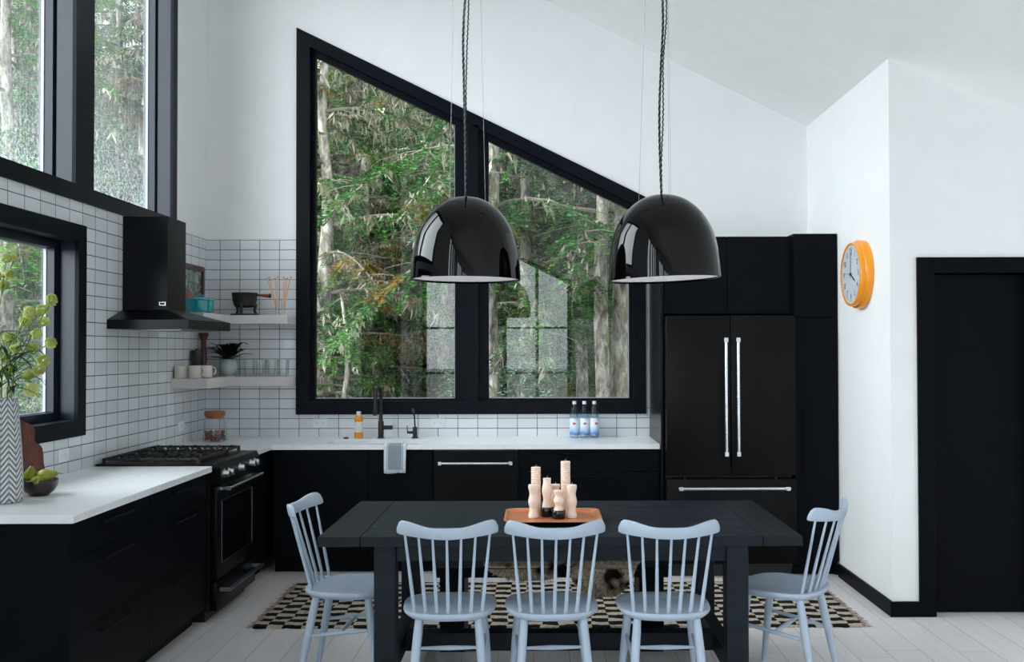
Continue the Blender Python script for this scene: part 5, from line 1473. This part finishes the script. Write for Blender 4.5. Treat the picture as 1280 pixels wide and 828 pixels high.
# ground and rising hillside with undergrowth
b = MB(); nx, ny = 60, 40; vs, fs = [], []
def gz(x, y):
    d = max(0, y - 17.5) + max(0, -x - 14) * .8
    return G - .15 + .62 * d ** 1.12 + .12 * math.sin(x * 1.3) * math.cos(y * .9)
for j in range(ny + 1):
    for i in range(nx + 1):
        x = -26 + 46 * i / nx; y = 7.9 + 24 * j / ny; vs.append((x, y, gz(x, y)))
for j in range(ny):
    for i in range(nx): a = j * (nx + 1) + i; fs.append([a, a + 1, a + nx + 2, a + nx + 1])
b.raw(vs, fs); struct(b.build('ground', M['earth'], smooth=80, fix=False), 'mossy forest ground rising behind the house', 'ground')
b = MB(); b.box(-26, 20, -20, 7.9, G - .35, G - .15)
struct(b.build('ground_yard', M['gravel']), 'unseen ground round the house, pale to bounce light', 'ground')
rs = np.random.RandomState(9); n = 90000
x = rs.uniform(-16, 7, n); y = 9.5 + 16 * rs.rand(n) ** .8
zz = np.array([gz(a, c_) for a, c_ in zip(x, y)]); clump = .35 + .55 * (np.sin(x * 2.1) * np.sin(y * 1.7 + x) * .5 + .5)
P = np.stack([x, y, zz + rs.rand(n) * clump * np.where(y > 15, 1.3, 1.0)], 1)
D = norm(np.stack([rs.normal(0, .7, n), rs.normal(0, .7, n), rs.uniform(-.2, .9, n)], 1)); S = norm(np.cross(D, rs.normal(0, 1, (n, 3))))
o = np_mesh('undergrowth', rhombs(P, D, S, rs.uniform(.08, .17, n), rs.uniform(.02, .045, n)), 4, M['undergrowth'])
o['kind'] = 'stuff'; tag(o, 'leafy undergrowth on the forest slope', 'undergrowth')

# ------------------------------------------------------------------ light: overcast daylight
SKY_BASE, SKY_BANK = 1.35, 8.8
w = bpy.data.worlds.new('overcast'); scene.world = w; w.use_nodes = True
nt = w.node_tree; nt.nodes.clear(); ou = nt.nodes.new('ShaderNodeOutputWorld'); bg = nt.nodes.new('ShaderNodeBackground')
def wn_(op, a, b=None, c=None, clamp=False):
    n = nt.nodes.new('ShaderNodeMath'); n.operation = op; n.use_clamp = clamp
    for i, v in enumerate((a, b, c)):
        if v is None: continue
        if isinstance(v, (int, float)): n.inputs[i].default_value = v
        else: nt.links.new(v, n.inputs[i])
    return n.outputs[0]
tc = nt.nodes.new('ShaderNodeTexCoord'); sp = nt.nodes.new('ShaderNodeSeparateXYZ'); nt.links.new(tc.outputs['Generated'], sp.inputs[0])
# a bright bank added low in the sky west and south to light the room; the sky over the wooded hill is dimmer
face = wn_('ADD', wn_('MULTIPLY', sp.outputs[0], -.62), wn_('MULTIPLY', sp.outputs[1], -.78))
f1 = wn_('SMOOTH_MIN', wn_('DIVIDE', wn_('ADD', face, .05), .45, clamp=True), 1.0, .01)
f2 = wn_('SUBTRACT', 1.0, wn_('DIVIDE', wn_('SUBTRACT', sp.outputs[2], .74), .2, clamp=True))
f3 = wn_('GREATER_THAN', sp.outputs[2], -.02)
f4 = wn_('ADD', .22, wn_('MULTIPLY', wn_('MULTIPLY', sp.outputs[0], -1.15, clamp=True), .78))
bank = wn_('MULTIPLY', wn_('MULTIPLY', wn_('MULTIPLY', f1, f2), f3), f4)
nt.links.new(wn_('ADD', SKY_BASE, wn_('MULTIPLY', bank, SKY_BANK)), bg.inputs[1])
bg.inputs[0].default_value = (.885, .945, 1.0, 1); nt.links.new(bg.outputs[0], ou.inputs[0])
def portal(name, loc, rot, sx, sy):
    l = bpy.data.lights.new(name, 'AREA'); l.shape = 'RECTANGLE'; l.size = sx; l.size_y = sy; l.cycles.is_portal = True; l.energy = 1
    o = bpy.data.objects.new(name, l); COL.objects.link(o); o.location = loc; o.rotation_euler = rot
portal('portal_back', (-.54, 7.75, 2.6), (-PI / 2, 0, 0), 2.6, 3.0)
portal('portal_side_high', (-2.83, 5.28, 3.7), (0, -PI / 2, 0), 2.5, 3.1)
portal('portal_side_low', (-2.83, 4.67, 1.7), (0, -PI / 2, 0), 1.05, 1.5)
portal('portal_side_near', (-2.83, -.8, 2.75), (0, -PI / 2, 0), 4.4, 3.7)
portal('portal_front', (-.88, -4.2, 2.3), (PI / 2, 0, 0), 3.2, 4.4)

# ------------------------------------------------------------------ camera
cam = bpy.data.cameras.new('camera'); co = bpy.data.objects.new('camera', cam); COL.objects.link(co)
F = 1205.0
cam.sensor_width = 36; cam.lens = F / 1280 * 36; cam.shift_x = -36 / 1280; cam.shift_y = 3.7 / 1280; cam.clip_end = 200
co.matrix_world = Matrix.Translation((0, 0, 1.59)) @ Matrix.Rotation(PI / 2 + .016, 4, 'X') @ Matrix.Rotation(-.0022, 4, 'Z')
scene.camera = co
scene.view_settings.view_transform = 'Standard'; scene.view_settings.look = 'None'; scene.view_settings.gamma = 1; scene.view_settings.use_curve_mapping = False
scene.view_settings.exposure = .48
scene.cycles.use_denoising = True; scene.cycles.max_bounces = 12; scene.cycles.diffuse_bounces = 6; scene.cycles.transparent_max_bounces = 24
scene.cycles.sample_clamp_indirect = 6.0; scene.cycles.caustics_reflective = False; scene.cycles.caustics_refractive = False
